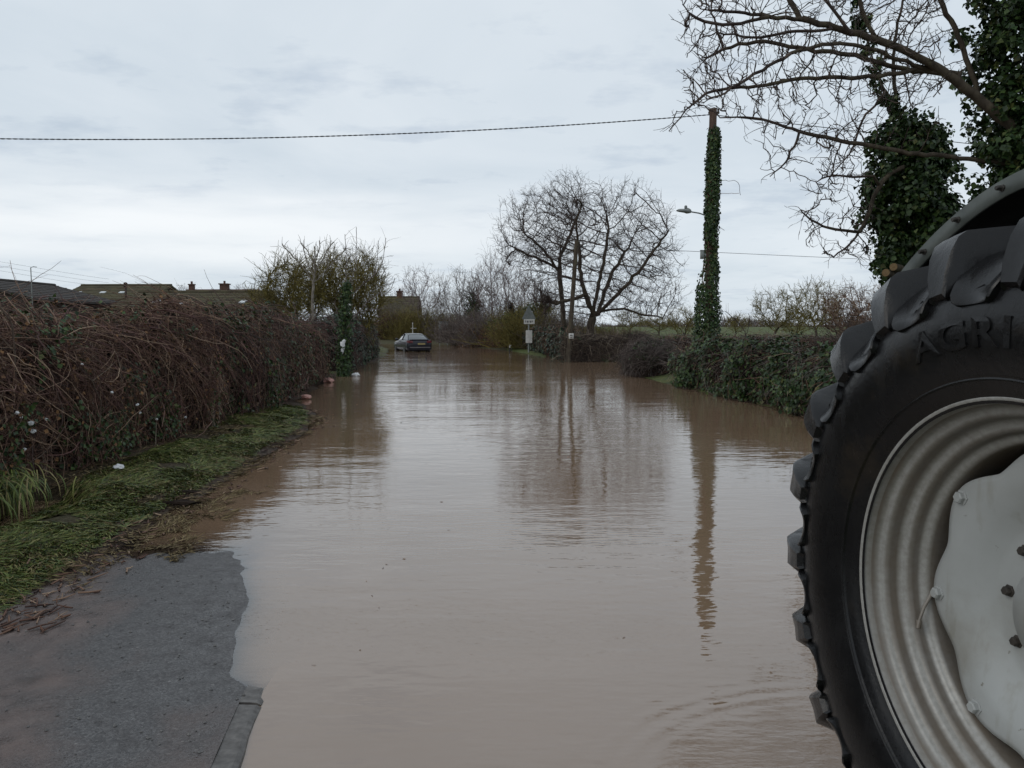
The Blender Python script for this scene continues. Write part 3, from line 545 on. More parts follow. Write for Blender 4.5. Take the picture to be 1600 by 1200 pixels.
for s_ in (0,):
    for (a0, a1, r0, r1, mi) in ((92.0, 99.0, -0.035, 0.022, 0),):
        A = np.radians(np.linspace(a0, a1, 6)); ring = []
        for a in A:
            r = np.interp(a, tt, R_); ring.append([wp(r + r0, a, OFF + 0.001), wp(r + r0, a, OFF + 0.028), wp(r + r0 + 0.006, a, OFF + 0.034), wp(r + r1 - 0.006, a, OFF + 0.034), wp(r + r1, a, OFF + 0.028), wp(r + r1, a, OFF + 0.001)])
        R2 = np.array(ring); k, m_ = R2.shape[:2]; i = np.arange(k - 1)[:, None] * m_ + np.arange(m_ - 1)[None]
        lm.add(R2.reshape(-1, 3), np.stack([i, i + 1, i + m_ + 1, i + m_], -1).reshape(-1, 4))
        for e in (R2[0], R2[-1]): lm.add(e, q=[[0, 1, 4, 5], [1, 2, 3, 4]])
lm.build('marker_lamp', M['lamp_red'], tr, smooth=False)
# axle housing; unseen rear body boxes added to block light inboard of the wheel
ab = Buf(); ab.tube([wp(0, 0, -0.40), wp(0, 0, -0.75), wp(0, 0, -0.95)], [0.13, 0.16, 0.30], 16); ab.build('axle_housing', M['fender'], tr)
cb = Buf(); rz = phi
def tbox(f0, f1, z0, z1, o0, o1, buf):
    c = wc + fd * (f0 + f1) / 2 + nn * (o0 + o1) / 2; c[2] = (z0 + z1) / 2; buf.box(c, (abs(o1 - o0), f1 - f0, z1 - z0), phi)
tbox(-0.5, 1.2, 0.62, 1.30, -1.35, -0.80, cb); tbox(-0.3, 0.9, 1.30, 1.62, -1.6, -0.76, cb)
cb.build('light_block_body', M['fender'], tr, smooth=False)

# ------------------------------------------------------------------ hedges
def hedge(name, label, path, n_tw, n_lf, tw_mats, lf_mat, lf_size=0.05, tw_len=(0.35, 0.8), tw_r=0.0045, droop=0.3, upright=0.0, core=True, z0=0.0, leaf_clump=0.7, seed=0, cat='hedge', rough=0.16, ex=0.55, dens_pow=1.0, lf2=None, group=None, fly=0.0, stems=0, stem_r=0.011):
    """path rows: x, y, half width, height; twigs leave an inner mass and tangle over it"""
    path = np.array(path, float); seglen = np.r_[0, np.cumsum(np.linalg.norm(np.diff(path[:, :2], axis=0), axis=1))]; Ltot = seglen[-1]
    def f(s): return [np.interp(s, seglen, path[:, i]) for i in range(4)]
    def surf(s, u, k=1.0):
        x, y, hw, h = f(s); x2, y2, _, _ = f(np.minimum(s + 0.05, Ltot)); x1, y1, _, _ = f(np.maximum(s - 0.05, 0)); tx, ty_ = x2 - x1, y2 - y1; ln = np.hypot(tx, ty_) + 1e-9; nx_, ny_ = ty_ / ln, -tx / ln
        c, sn = np.cos(u), np.sin(u); endf = np.clip(np.minimum(s, Ltot - s) / np.maximum(hw, 0.01), 0, 1); endf = np.sqrt(np.clip(1 - (1 - endf) ** 2, 0.02, 1))
        nz = 1 + rough * 2.2 * vn(s * 1.0, u * 1.4, 0.9, seed) + rough * 1.6 * vn(s, u * 2, 0.35, seed + 5)
        a = hw * np.sign(c) * np.abs(c) ** ex * k * nz * endf; b = h * np.abs(sn) ** ex * (1 - (1 - k) * 0.8) * nz * (0.55 + 0.45 * endf)
        P = np.stack([x + nx_ * a, y + ny_ * a, z0 + b], -1)
        nv = np.stack([nx_ * c, ny_ * c, sn], -1); return P, nv
    # sampling density falls with distance
    ss = np.linspace(0, Ltot, 400); x, y, _, _ = f(ss); w = 1 / np.hypot(x, y) ** dens_pow; cdf = np.cumsum(w); cdf /= cdf[-1]
    ut = np.linspace(0, np.pi, 300); hw_, h_ = path[:, 2].mean(), path[:, 3].mean(); ex_, ez_ = hw_ * np.sign(np.cos(ut)) * np.abs(np.cos(ut)) ** ex, h_ * np.abs(np.sin(ut)) ** ex; arc = np.r_[0, np.cumsum(np.hypot(np.diff(ex_), np.diff(ez_)))]; arc /= arc[-1]
    def samp(n):
        s = np.interp(rng.random(n * 3), cdf, ss) + rng.normal(0, .03, n * 3); u = np.interp(rng.random(n * 3), arc, ut)
        P, nv = surf(s, u); face = (nv * (np.array([0, 0, CAMZ]) - P)).sum(1) > 0; k = face | (rng.random(n * 3) < .22); return s[k][:n], u[k][:n]
    root = empty(name, (path[:, 0].mean(), path[:, 1].mean(), z0), 0, label, cat, group)
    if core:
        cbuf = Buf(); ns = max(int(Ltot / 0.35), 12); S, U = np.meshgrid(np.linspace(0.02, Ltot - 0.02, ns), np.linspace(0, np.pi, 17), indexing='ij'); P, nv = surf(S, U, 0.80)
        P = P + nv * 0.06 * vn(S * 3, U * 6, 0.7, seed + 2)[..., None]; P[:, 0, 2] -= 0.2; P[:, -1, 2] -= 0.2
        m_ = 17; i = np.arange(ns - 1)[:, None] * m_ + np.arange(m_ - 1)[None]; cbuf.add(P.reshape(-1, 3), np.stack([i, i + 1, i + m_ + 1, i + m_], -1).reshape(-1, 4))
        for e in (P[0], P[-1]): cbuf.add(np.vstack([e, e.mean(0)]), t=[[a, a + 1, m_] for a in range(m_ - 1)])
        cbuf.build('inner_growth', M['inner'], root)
    tb = Buf(); per = n_tw // len(tw_mats); mats_ = [M[t] for t in tw_mats]
    for mi in range(len(tw_mats)):
        s, u = samp(per); P0, nv = surf(s, u, 0.94); K = 7; n = len(s)
        P0 = P0 - nv * rng.uniform(0.0, 0.22, n)[:, None]
        d = nv * rng.uniform(0.1, 0.9, n)[:, None] + rng.normal(0, 0.75, (n, 3)); d[:, 2] += upright; d /= np.linalg.norm(d, axis=1, keepdims=True)
        ln = rng.uniform(*tw_len, n) * rng.choice([0.6, 1.0, 1.35], n); P = np.zeros((n, K, 3)); P[:, 0] = P0; cur = d.copy(); curl = rng.normal(0, 0.22, (n, 3))
        for k in range(1, K):
            cur = cur + curl * 1.1 + rng.normal(0, 0.27, (n, 3)) - np.array([0, 0, 1]) * droop * 0.35 * (k / K)
            # hug the hedge: keep shoots from flying far out
            cur -= nv * np.maximum((cur * nv).sum(1) - 0.12, 0)[:, None] * (0.85 - fly)
            cur /= np.linalg.norm(cur, axis=1, keepdims=True); P[:, k] = P[:, k - 1] + cur * (ln / (K - 1))[:, None]
        P[:, :, 2] = np.maximum(P[:, :, 2], z0 - 0.02)
        r0 = tw_r * 0.72 * np.exp(rng.normal(0, 0.5, n)); R = r0[:, None] * np.linspace(1, 0.35, K)[None]
        tb.tubes(P, R, 3, mi)
    tb.build('twigs', mats_, root)
    if stems:
        s, u = samp(stems); u = np.where(np.cos(u) > 0, rng.uniform(.02, .25, len(u)), np.pi - rng.uniform(.02, .25, len(u))); P0, nv = surf(s, u, .86); P0[:, 2] = z0 - .05; n = len(s); K = 8; P = np.zeros((n, K, 3)); P[:, 0] = P0; cur = rng.normal(0, .45, (n, 3)) * (1, 1, .2); cur[:, 2] += 1; ln = rng.uniform(.5, 1.15, n) * path[:, 3].mean()
        for k in range(1, K):
            cur = cur + rng.normal(0, .20, (n, 3)); cur[:, 2] += .05; cur -= nv * np.maximum((cur * nv).sum(1) - .08, 0)[:, None]; cur /= np.linalg.norm(cur, axis=1, keepdims=True); P[:, k] = P[:, k - 1] + cur * (ln / (K - 1))[:, None]
        b_ = Buf(); r_ = stem_r * np.exp(rng.normal(0, .35, n))[:, None] * np.linspace(1, .4, K)[None]; b_.tubes(P, r_, 5, 0)
        for q in range(3):   # forks
            k = rng.integers(2, K - 1, n); o = P[np.arange(n), k]; dd = rng.normal(0, .6, (n, 3)); dd[:, 2] += .5; dd -= nv * np.maximum((dd * nv).sum(1) - .15, 0)[:, None]; dd /= np.linalg.norm(dd, axis=1, keepdims=True); l2 = ln * rng.uniform(.15, .4, n); b_.tubes(np.stack([o, o + dd * (l2 * .5)[:, None], o + (dd + rng.normal(0, .25, dd.shape)) * l2[:, None]], 1), r_[:, :1] * np.array([[.6, .45, .2]]), 4, 0)
        b_.build('stems', M['twig_stem'], root)
    if n_lf:
        s, u = samp(int(n_lf * 2.2)); keep = vn(s * 1.2, u * 1.8, 0.8, seed + 11) + 0.5 * vn(s, u, 0.25, seed + 12) > (1 - leaf_clump) - 0.5; s, u = s[keep][:n_lf], u[keep][:n_lf]
        P, nv = surf(s, u, 0.94); P = P + nv * rng.normal(0.0, 0.07, len(s))[:, None]; P[:, 2] = np.maximum(P[:, 2], z0 + 0.01)
        lb = Buf(); lb.leaves(P, nv, lf_size * rng.uniform(0.6, 1.3, len(s)))
        lb.build('ivy_leaves', M[lf_mat], root)
    if lf2:
        s, u = samp(lf2[1]); P, nv = surf(s, u, 0.95); P = P + nv * rng.normal(0.0, 0.06, len(s))[:, None]; lb = Buf(); lb.leaves(P, nv, lf2[2] * rng.uniform(0.6, 1.3, len(s))); lb.build('dead_leaves', M[lf2[0]], root)
    return root

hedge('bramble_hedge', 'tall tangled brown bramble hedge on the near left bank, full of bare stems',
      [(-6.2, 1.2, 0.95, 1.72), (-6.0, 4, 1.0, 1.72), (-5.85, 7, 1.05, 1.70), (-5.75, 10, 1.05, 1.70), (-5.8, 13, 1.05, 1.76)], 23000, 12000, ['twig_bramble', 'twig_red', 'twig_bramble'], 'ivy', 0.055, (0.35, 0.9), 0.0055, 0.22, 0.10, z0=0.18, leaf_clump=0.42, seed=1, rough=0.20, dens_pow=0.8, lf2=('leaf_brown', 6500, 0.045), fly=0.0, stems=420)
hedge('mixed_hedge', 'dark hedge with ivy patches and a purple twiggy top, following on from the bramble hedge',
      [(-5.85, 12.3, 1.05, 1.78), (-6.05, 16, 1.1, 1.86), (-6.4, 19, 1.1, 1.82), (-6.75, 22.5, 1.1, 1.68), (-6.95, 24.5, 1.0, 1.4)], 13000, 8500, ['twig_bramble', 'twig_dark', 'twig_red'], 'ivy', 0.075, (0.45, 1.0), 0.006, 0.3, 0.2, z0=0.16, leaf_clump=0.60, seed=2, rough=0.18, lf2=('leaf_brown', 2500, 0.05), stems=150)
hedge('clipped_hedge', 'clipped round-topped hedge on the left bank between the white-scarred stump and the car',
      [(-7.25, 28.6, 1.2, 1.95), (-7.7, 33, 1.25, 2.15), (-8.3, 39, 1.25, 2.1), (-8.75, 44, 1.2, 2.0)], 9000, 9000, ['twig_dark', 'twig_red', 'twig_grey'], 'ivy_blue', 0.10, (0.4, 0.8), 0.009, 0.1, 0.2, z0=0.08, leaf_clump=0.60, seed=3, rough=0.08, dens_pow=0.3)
hedge('ivy_hedge', 'broad low ivy-covered hedge on the right bank in front of the ivy-clad pole',
      [(5.5, 23.8, 0.85, 0.95), (6.0, 21, 1.0, 1.14), (6.5, 18, 1.1, 1.12), (6.85, 15, 1.15, 1.02), (7.1, 11.5, 1.2, 1.05), (7.2, 8, 1.2, 1.1)], 9000, 26000, ['twig_bramble', 'twig_dark', 'twig_grey'], 'ivy', 0.10, (0.4, 1.0), 0.006, 0.45, 0.1, z0=0.05, leaf_clump=0.86, seed=4, rough=0.30, dens_pow=0.7)
hedge('bare_bush', 'low grey-brown leafless bush at the water, at the end of the right bank hedge',
      [(4.75, 26.2, 0.75, 0.9), (5.0, 28.0, 0.95, 1.15), (5.3, 30.0, 0.8, 1.0)], 5200, 1500, ['twig_grey', 'twig_dark', 'twig_grey'], 'ivy', 0.08, (0.5, 1.0), 0.007, 0.1, 0.45, z0=0.0, leaf_clump=0.4, seed=5, rough=0.22)
hedge('thin_hedge', 'dark leafless hedge across the flooded gateway, with bright water showing through its foot',
      [(2.6, 38.3, 0.5, 1.45), (3.6, 38.5, 0.5, 1.4), (4.6, 38.6, 0.5, 1.4), (5.8, 38.7, 0.5, 1.4), (7.0, 39.0, 0.5, 1.4)], 5200, 300, ['twig_dark', 'twig_stem'], 'ivy', 0.09, (0.5, 1.0), 0.010, 0.0, 0.5, core=False, z0=-0.05, leaf_clump=0.4, seed=6, rough=0.1)
hedge('field_hedge', 'long low brown hedge along the green field, behind the ivy-clad pole',
      [(7.2, 39.2, 0.6, 1.3), (11, 39.5, 0.6, 1.3), (15, 39, 0.6, 1.3), (20, 38, 0.6, 1.3), (27, 36, 0.6, 1.3)], 6500, 1600, ['twig_grey', 'twig_bramble'], 'ivy', 0.12, (0.4, 0.9), 0.012, 0.1, 0.4, z0=0.0, leaf_clump=0.4, seed=7, rough=0.1)
hedge('ivy_bank_hedge', 'green ivy hedge along the flooded road behind the signpost',
      [(3.5, 40.0, 0.7, 1.5), (2.9, 45, 0.75, 1.5), (2.35, 50, 0.75, 1.5), (1.5, 57, 0.8, 1.5)], 4500, 6000, ['twig_dark', 'twig_bramble'], 'ivy_blue', 0.15, (0.4, 1.0), 0.012, 0.2, 0.3, z0=0.0, leaf_clump=0.62, seed=8, rough=0.16)
hedge('beech_hedge', 'reddish brown beech hedge in two clipped blocks at the bend of the flooded road',
      [(0.2, 58.5, 0.9, 1.75), (-2.0, 65, 1.0, 1.9), (-3.9, 71, 1.0, 1.9), (-5.3, 76, .9, 1.8)], 6500, 0, ['twig_red', 'twig_dark'], 'ivy', 0.12, (0.4, 0.9), 0.015, 0.1, 0.3, z0=0.0, seed=9, rough=0.10, lf2=('leaf_brown', 3500, 0.11))
hedge('garden_hedge', 'rusty brown garden hedge behind the stranded car',
      [(-19, 84, 1.0, 1.7), (-14, 87, 1.1, 2.0), (-10.5, 90, 1.1, 1.9), (-7, 92, 1.1, 1.8)], 5000, 0, ['twig_red', 'twig_bramble'], 'ivy', 0.12, (0.5, 1.0), 0.016, 0.1, 0.3, z0=0.35, seed=10, rough=0.16, lf2=('leaf_brown', 3500, 0.13))

# ------------------------------------------------------------------ trees
def colonize(nodes, par, att, step, di, dk, iters=200, bias=(0, 0, 0.1), jit=0.25, maxn=9000):
    nodes = [np.array(p, float) for p in nodes]; par = list(par); att = np.array(att, float)
    NP = np.array(nodes); d = np.full(len(att), 1e9); ni = np.zeros(len(att), int)
    for k in range(0, len(NP), 500):
        D = np.linalg.norm(att[:, None] - NP[None, k:k + 500], axis=2); j = D.argmin(1); dm = D[np.arange(len(att)), j]; b = dm < d; d[b] = dm[b]; ni[b] = j[b] + k
    alive = d > dk; att, d, ni = att[alive], d[alive], ni[alive]; bias = np.array(bias)
    for it in range(iters):
        if len(att) == 0 or len(nodes) > maxn: break
        act = d < di
        if not act.any(): act = d <= d.min() * 1.05
        ids = ni[act]; NPa = np.array(nodes); dirs = att[act] - NPa[ids]; dirs /= np.linalg.norm(dirs, axis=1, keepdims=True)
        uq, inv = np.unique(ids, return_inverse=True); S = np.zeros((len(uq), 3)); np.add.at(S, inv, dirs)
        S /= np.linalg.norm(S, axis=1, keepdims=True) + 1e-9; S += bias + rng.normal(0, jit, S.shape); S /= np.linalg.norm(S, axis=1, keepdims=True)
        new = NPa[uq] + S * step; base_i = len(nodes); nodes += list(new); par += list(uq)
        D = np.linalg.norm(att[:, None] - new[None], axis=2); j = D.argmin(1); dm = D[np.arange(len(att)), j]; b = dm < d; d = np.where(b, dm, d); ni = np.where(b, j + base_i, ni)
        # attractors that attract but never get nearer: drop them slowly
        keep = (d > dk) & (rng.random(len(att)) > 0.004); att, d, ni = att[keep], d[keep], ni[keep]
    return np.array(nodes), np.array(par)
def radii(par, tip, ex=2.4, rmax=None):
    n = len(par); w = np.zeros(n); ch = np.zeros(n, int)
    for i in range(n):
        if par[i] >= 0: ch[par[i]] += 1
    for i in range(n - 1, -1, -1):
        if ch[i] == 0: w[i] = tip ** ex
        if par[i] >= 0: w[par[i]] += w[i]
    r = w ** (1 / ex)
    if rmax: r = np.minimum(r, rmax) if r[0] <= rmax else np.where(r > tip * 3, tip * 3 + (r - tip * 3) * (rmax - tip * 3) / (r[0] - tip * 3), r)
    return r
def skin(buf, nodes, par, r, sel, sides, mi=0):
    par = np.asarray(par); idx = np.where((par >= 0) & sel)[0]
    if len(idx) == 0: return
    D = np.zeros_like(nodes); ok = par >= 0; D[ok] = nodes[ok] - nodes[par[ok]]; D[~ok] = (0, 0, 1); D /= np.linalg.norm(D, axis=1, keepdims=True) + 1e-9
    main = np.full(len(nodes), -1); best = np.zeros(len(nodes))
    for i in range(len(nodes)):
        p = par[i]
        if p >= 0 and r[i] > best[p]: best[p] = r[i]; main[p] = i
    sd = D.copy(); hasm = main >= 0; sd[hasm] = D[hasm] + D[main[hasm]]; sd /= np.linalg.norm(sd, axis=1, keepdims=True) + 1e-9
    p = par[idx]; ism = main[p] == idx
    d0 = np.where(ism[:, None], sd[p], D[idx]); r0 = np.where(ism, r[p], r[idx] * 1.15); d1 = sd[idx]; r1 = r[idx]
    def frame(d):
        ref = np.where(np.abs(d[:, 2:3]) > 0.93, np.array([[1.0, 0, 0]]), np.array([[0, 0, 1.0]])); u = np.cross(d, ref); u /= np.linalg.norm(u, axis=1, keepdims=True) + 1e-9; return u, np.cross(d, u)
    # same reference for both ends so the tube does not twist
    ref = np.where(np.abs(D[idx][:, 2:3]) > 0.85, np.array([[1.0, 0, 0]]), np.array([[0, 0, 1.0]]))
    def fr(d):
        u = np.cross(d, ref); u /= np.linalg.norm(u, axis=1, keepdims=True) + 1e-9; return u, np.cross(d, u)
    a = np.arange(sides) * 2 * np.pi / sides; c, s_ = np.cos(a)[None, :, None], np.sin(a)[None, :, None]
    u, v_ = fr(d0); A = nodes[p][:, None] + r0[:, None, None] * (u[:, None] * c + v_[:, None] * s_)
    u, v_ = fr(d1); B = nodes[idx][:, None] + r1[:, None, None] * (u[:, None] * c + v_[:, None] * s_)
    V = np.concatenate([A, B], 1).reshape(-1, 3); i = np.arange(len(idx))[:, None] * 2 * sides; q = np.arange(sides)[None]; q2 = (q + 1) % sides
    buf.add(V, np.stack([i + q, i + q2, i + sides + q2, i + sides + q], -1).reshape(-1, 4), mi=mi)
def shoots(buf, nodes, par, r, rmax_, n_per, ln, rad, upb=0.3, mi=0, fwd=0.5, curl=0.12, spread=0.8, K=5, sub=0):
    par = np.asarray(par); idx = np.where((r < rmax_) & (par >= 0))[0]; idx = np.repeat(idx, n_per) if n_per >= 1 else idx[rng.random(len(idx)) < n_per]
    n = len(idx)
    if n == 0: return
    D = nodes[idx] - nodes[par[idx]]; D /= np.linalg.norm(D, axis=1, keepdims=True) + 1e-9
    d = D * fwd + rng.normal(0, spread * 0.6, (n, 3)); d[:, 2] += upb; d /= np.linalg.norm(d, axis=1, keepdims=True)
    l_ = rng.uniform(0.4, 1.2, n) * ln; P = np.zeros((n, K, 3)); P[:, 0] = nodes[par[idx]] + (nodes[idx] - nodes[par[idx]]) * rng.random((n, 1)); cr = rng.normal(0, curl, (n, 3))
    dirs = np.zeros((n, K, 3)); dirs[:, 0] = d
    for k in range(1, K):
        d = d + cr + rng.normal(0, curl, (n, 3)); d[:, 2] += upb * 0.15; d /= np.linalg.norm(d, axis=1, keepdims=True); P[:, k] = P[:, k - 1] + d * (l_ / (K - 1))[:, None]; dirs[:, k] = d
    R = rad * rng.uniform(0.8, 1.2, (n, 1)) * np.linspace(1, 0.45, K)[None]; buf.tubes(P, R, 3, mi)
    if sub:
        for _ in range(sub):
            k = rng.integers(1, K, n); b = P[np.arange(n), k]; dd = dirs[np.arange(n), k] * 0.6 + rng.normal(0, 0.5, (n, 3)); dd[:, 2] += upb * 0.5; dd /= np.linalg.norm(dd, axis=1, keepdims=True)
            l2 = l_ * rng.uniform(0.25, 0.55, n); Q = np.stack([b, b + dd * (l2 / 2)[:, None], b + (dd + rng.normal(0, 0.2, (n, 3))) * l2[:, None]], 1); buf.tubes(Q, (rad * 0.7) * np.array([[1, 0.8, 0.5]]) * np.ones((n, 1)), 3, mi)
def ell(n, c, rx, ry, rz, shell=0.5, zmin=None):
    d = rng.normal(0, 1, (n * 2, 3)); d /= np.linalg.norm(d, axis=1, keepdims=True); rr = rng.random(n * 2) ** (1 / (3 + 4 * shell)); lump = 1 + .34 * vn(np.arctan2(d[:, 1], d[:, 0]) * 2.2 + c[0], d[:, 2] * 3 + c[1], .8, 71) + .2 * vn(np.arctan2(d[:, 1], d[:, 0]) * 5, d[:, 2] * 6, .8, 72); P = np.array(c) + d * (rr * lump)[:, None] * np.array([rx, ry, rz])
    if zmin is not None: P = P[P[:, 2] > zmin]
    return P[:n]
def densify(pts, step, wob=0.0):
    pts = np.array(pts, float); s = np.r_[0, np.cumsum(np.linalg.norm(np.diff(pts, axis=0), axis=1))]; n = max(int(s[-1] / step), 2); t = np.linspace(0, s[-1], n + 1)
    # Catmull style smoothing through interpolation of a twice-smoothed line
    P = np.stack([np.interp(t, s, pts[:, i]) for i in range(3)], 1)
    for _ in range(2): P[1:-1] = 0.25 * P[:-2] + 0.5 * P[1:-1] + 0.25 * P[2:]
    if wob: P[1:-1] += rng.normal(0, wob, P[1:-1].shape)
    return P
def chain(lists):
    """several polylines; each starts at the closest node already there"""
    nodes, par = [], []
    for L_ in lists:
        if not nodes: p = -1; st = 0
        else:
            A = np.array(nodes); p = int(np.linalg.norm(A - L_[0], axis=1).argmin()); st = 0
        for x in L_[st:]:
            nodes.append(np.array(x)); par.append(p); p = len(nodes) - 1
    return nodes, par
def make_tree(name, label, base_pt, nodes, par, tip, rmax_, trunk_mat, twig_mat, thick=0.035, sh=None, ex=2.4, cat='tree', group=None, extra=None, sides=(8, 4)):
    r = radii(par, tip, ex, rmax_); root = empty(name, tuple(base_pt), 0, label, cat, group)
    tb = Buf(); skin(tb, nodes, par, r, r >= thick, sides[0]); tb.build('trunk', M[trunk_mat], root)
    cb_ = Buf(); skin(cb_, nodes, par, r, r < thick, sides[1])
    if sh:
        for s_ in (sh if isinstance(sh, list) else [sh]): shoots(cb_, nodes, par, r, **s_)
    cb_.build('crown', M[twig_mat], root)
    return root, r
def simple_tree(name, label, base, height, crown, n_att, tip, rmax_, step=0.5, trunk_h=0.25, tm='bark', wm='twig_grey', sh=None, lean=(0, 0), bias=(0, 0, 0.15), stems=1, group=None, ex=2.4, thick=0.05, di=3.0, dk=0.6, shell=0.5, cat='tree', jit=0.25):
    """crown: list of (dx, dy, z centre, rx, ry, rz)"""
    base = np.array(base, float); L_ = []
    for k in range(stems):
        o = rng.normal(0, 0.35, 3) * (k > 0) * (1, 1, 0); tpt = base + (lean[0], lean[1], height * trunk_h) + o * 2.2
        L_.append(densify([base + o * 0.4 - (0, 0, 0.15), (base + tpt) / 2 + rng.normal(0, 0.05, 3) * (1, 1, 0), tpt], step * 0.8, 0.02))
    nodes, par = [], []
    for l_ in L_:
        p = -1 if not nodes else 0
        for x in l_: nodes.append(x); par.append(p); p = len(nodes) - 1
    A = np.concatenate([ell(max(int(n_att * c[3] * c[5] / sum(q[3] * q[5] for q in crown)), 10), base + np.array(c[:3]), c[3], c[4], c[5], shell) for c in crown])
    nodes, par = colonize(nodes, par, A, step, di, dk, bias=bias, jit=jit)
    return make_tree(name, label, base, nodes, par, tip, rmax_, tm, wm, thick, sh, ex, cat, group) + (nodes, par)

# the big spreading bare tree by the second pole, forked low
tb0 = at(922, 560, 44)
lim = [densify([at(922, 575, 44), at(921, 520, 44), at(928, 482, 44)], 0.3, 0.01), densify([at(926, 492, 44), at(908, 440, 43.6), at(905, 385, 43)], 0.3, 0.03), densify([at(928, 482, 44), at(938, 430, 44.4), at(948, 385, 44.5), at(950, 350, 44.6)], 0.3, 0.03),
       densify([at(935, 490, 44), at(950, 440, 45), at(985, 380, 45.5)], 0.3, 0.03), densify([at(932, 492, 44), at(970, 455, 43), at(1010, 410, 42.5), at(1045, 360, 42)], 0.3, 0.03), densify([at(930, 488, 44), at(970, 482, 43.5), at(1010, 492, 43), at(1035, 497, 43)], 0.3, 0.04)]
nodes, par = chain(lim); c = at(935, 392, 44)
A = np.concatenate([ell(4200, c - (0, 0, .25), 4.7, 4.2, 4.0, 0.25, zmin=2.0), ell(900, at(985, 430, 43), 3.2, 3, 2.8, 0.3, 2.0), ell(420, at(1010, 470, 43), 2.3, 2.5, 1.2, 0.2, 1.9)])
nodes, par = colonize(nodes, par, A, 0.22, 2.0, 0.30, jit=0.10, bias=(0, 0, 0.16), maxn=14000)
make_tree('bare_tree', 'largest bare spreading tree, forked low, with its rounded crown beside the thin leaning pole', tb0 * (1, 1, 0), nodes, par, 0.0095, 0.40, 'bark', 'twig_dark', 0.05, [dict(rmax_=0.022, n_per=1, ln=0.65, rad=0.0075, upb=0.3, sub=2)], ex=2.32)
# its smaller companion to the left
lim = [densify([at(886, 575, 47), at(881, 500, 47), at(874, 430, 47), at(876, 380, 47)], 0.3, 0.02), densify([at(874, 425, 47), at(845, 385, 46.5), at(820, 365, 46)], 0.3, 0.03), densify([at(876, 400, 47), at(893, 360, 47.5), at(905, 330, 47.5)], 0.3, 0.03), densify([at(874, 420, 47), at(840, 405, 46.5), at(800, 385, 46)], 0.3, 0.03)]
nodes, par = chain(lim); A = np.concatenate([ell(2300, at(850, 360, 47), 2.9, 3, 2.5, 0.45, 2.4), ell(600, at(815, 392, 46.5), 1.6, 2, 1.1, 0.4, 2.2), ell(400, at(885, 310, 47), 1.5, 2, 1.6, 0.4)])
nodes, par = colonize(nodes, par, A, 0.22, 2.0, 0.30, jit=0.10, bias=(0, 0, 0.16), maxn=14000)
make_tree('bare_tree', 'smaller bare tree with greenish trunk just left of the thin leaning pole', at(886, 575, 47) * (1, 1, 0), nodes, par, 0.0095, 0.24, 'bark', 'twig_dark', 0.05, [dict(rmax_=0.022, n_per=1, ln=0.65, rad=0.0075, upb=0.3, sub=2)], ex=2.3)

# left bank trees behind the hedges (lichen-yellow shrubs and a pollard)
YG = [dict(rmax_=0.06, n_per=6, ln=0.85, rad=0.013, upb=0.3, sub=2, spread=1.1)]
TG = 'trees behind the left hedge'
lp = at(500, 510, 33)
simple_tree('lichen_tree', 'olive-yellow twiggy tree behind the left hedge, left one of the lichened pair', (at(468, 510, 34)[0], 34, 0.2), 4.6, [(0.0, 0, 3.1, 1.55, 1.5, 1.35), (-0.9, 0, 2.6, 1.2, 1.2, 0.9)], 420, 0.012, 0.12, 0.25, 0.25, 'bark', 'twig_olive', YG, stems=3, di=1.6, dk=0.35, group=TG)
simple_tree('lichen_tree', 'olive-yellow twiggy tree behind the left hedge, right one of the lichened pair', (at(545, 510, 36)[0], 36, 0.2), 5.0, [(0.1, 0, 3.3, 1.9, 1.6, 1.6), (0.9, 0, 2.8, 1.0, 1.1, 1.1)], 480, 0.012, 0.13, 0.25, 0.25, 'bark', 'twig_olive', YG, stems=3, di=1.6, dk=0.35, group=TG)
simple_tree('grey_tree', 'rounded grey-twigged tree behind the lichened pair', (at(548, 510, 48)[0], 48, 0.2), 6.3, [(0, 0, 4.3, 2.3, 2.2, 2.3), (-3.6, 2, 3.3, 1.7, 2, 1.8)], 700, 0.012, 0.2, 0.32, 0.3, 'bark', 'twig_grey', [dict(rmax_=0.045, n_per=2, ln=1.0, rad=0.012, upb=0.3, sub=1)], di=2.0, dk=0.45, group=TG)
# pale stubby ash with upturned tips
lim = [densify([at(490, 530, 31), at(488, 460, 31), at(492, 420, 31), at(491, 385, 31)], 0.2, 0.015)]
for pts in ([(489, 440), (472, 415), (455, 398), (441, 381)], [(490, 430), (478, 408), (474, 385)], [(492, 425), (505, 405), (515, 385), (522, 378)], [(491, 415), (484, 398), (470, 380)], [(492, 440), (512, 420), (528, 402), (541, 388)], [(491, 405), (500, 390), (499, 376)]):
    lim.append(densify([at(x, y, 31 + 0.2 * i) for i, (x, y) in enumerate(pts)], 0.15, 0.015))
nodes, par = chain(lim); r = radii(par, 0.022, 2.2, 0.13); root = empty('ash_tree', tuple(at(490, 530, 31) * (1, 1, 0)), 0, 'pale grey stubby ash with upturned bare tips in front of the olive-yellow trees', 'tree', TG)
nodes = np.array(nodes); b_ = Buf(); skin(b_, nodes, par, r, r > 0.05, 7); b_.build('trunk', M['bark_pale'], root); b_ = Buf(); skin(b_, nodes, par, r, r <= 0.05, 5); shoots(b_, nodes, par, r, 0.05, 1, 0.5, 0.012, 0.6, spread=0.9); b_.build('crown', M['bark_pale'], root)
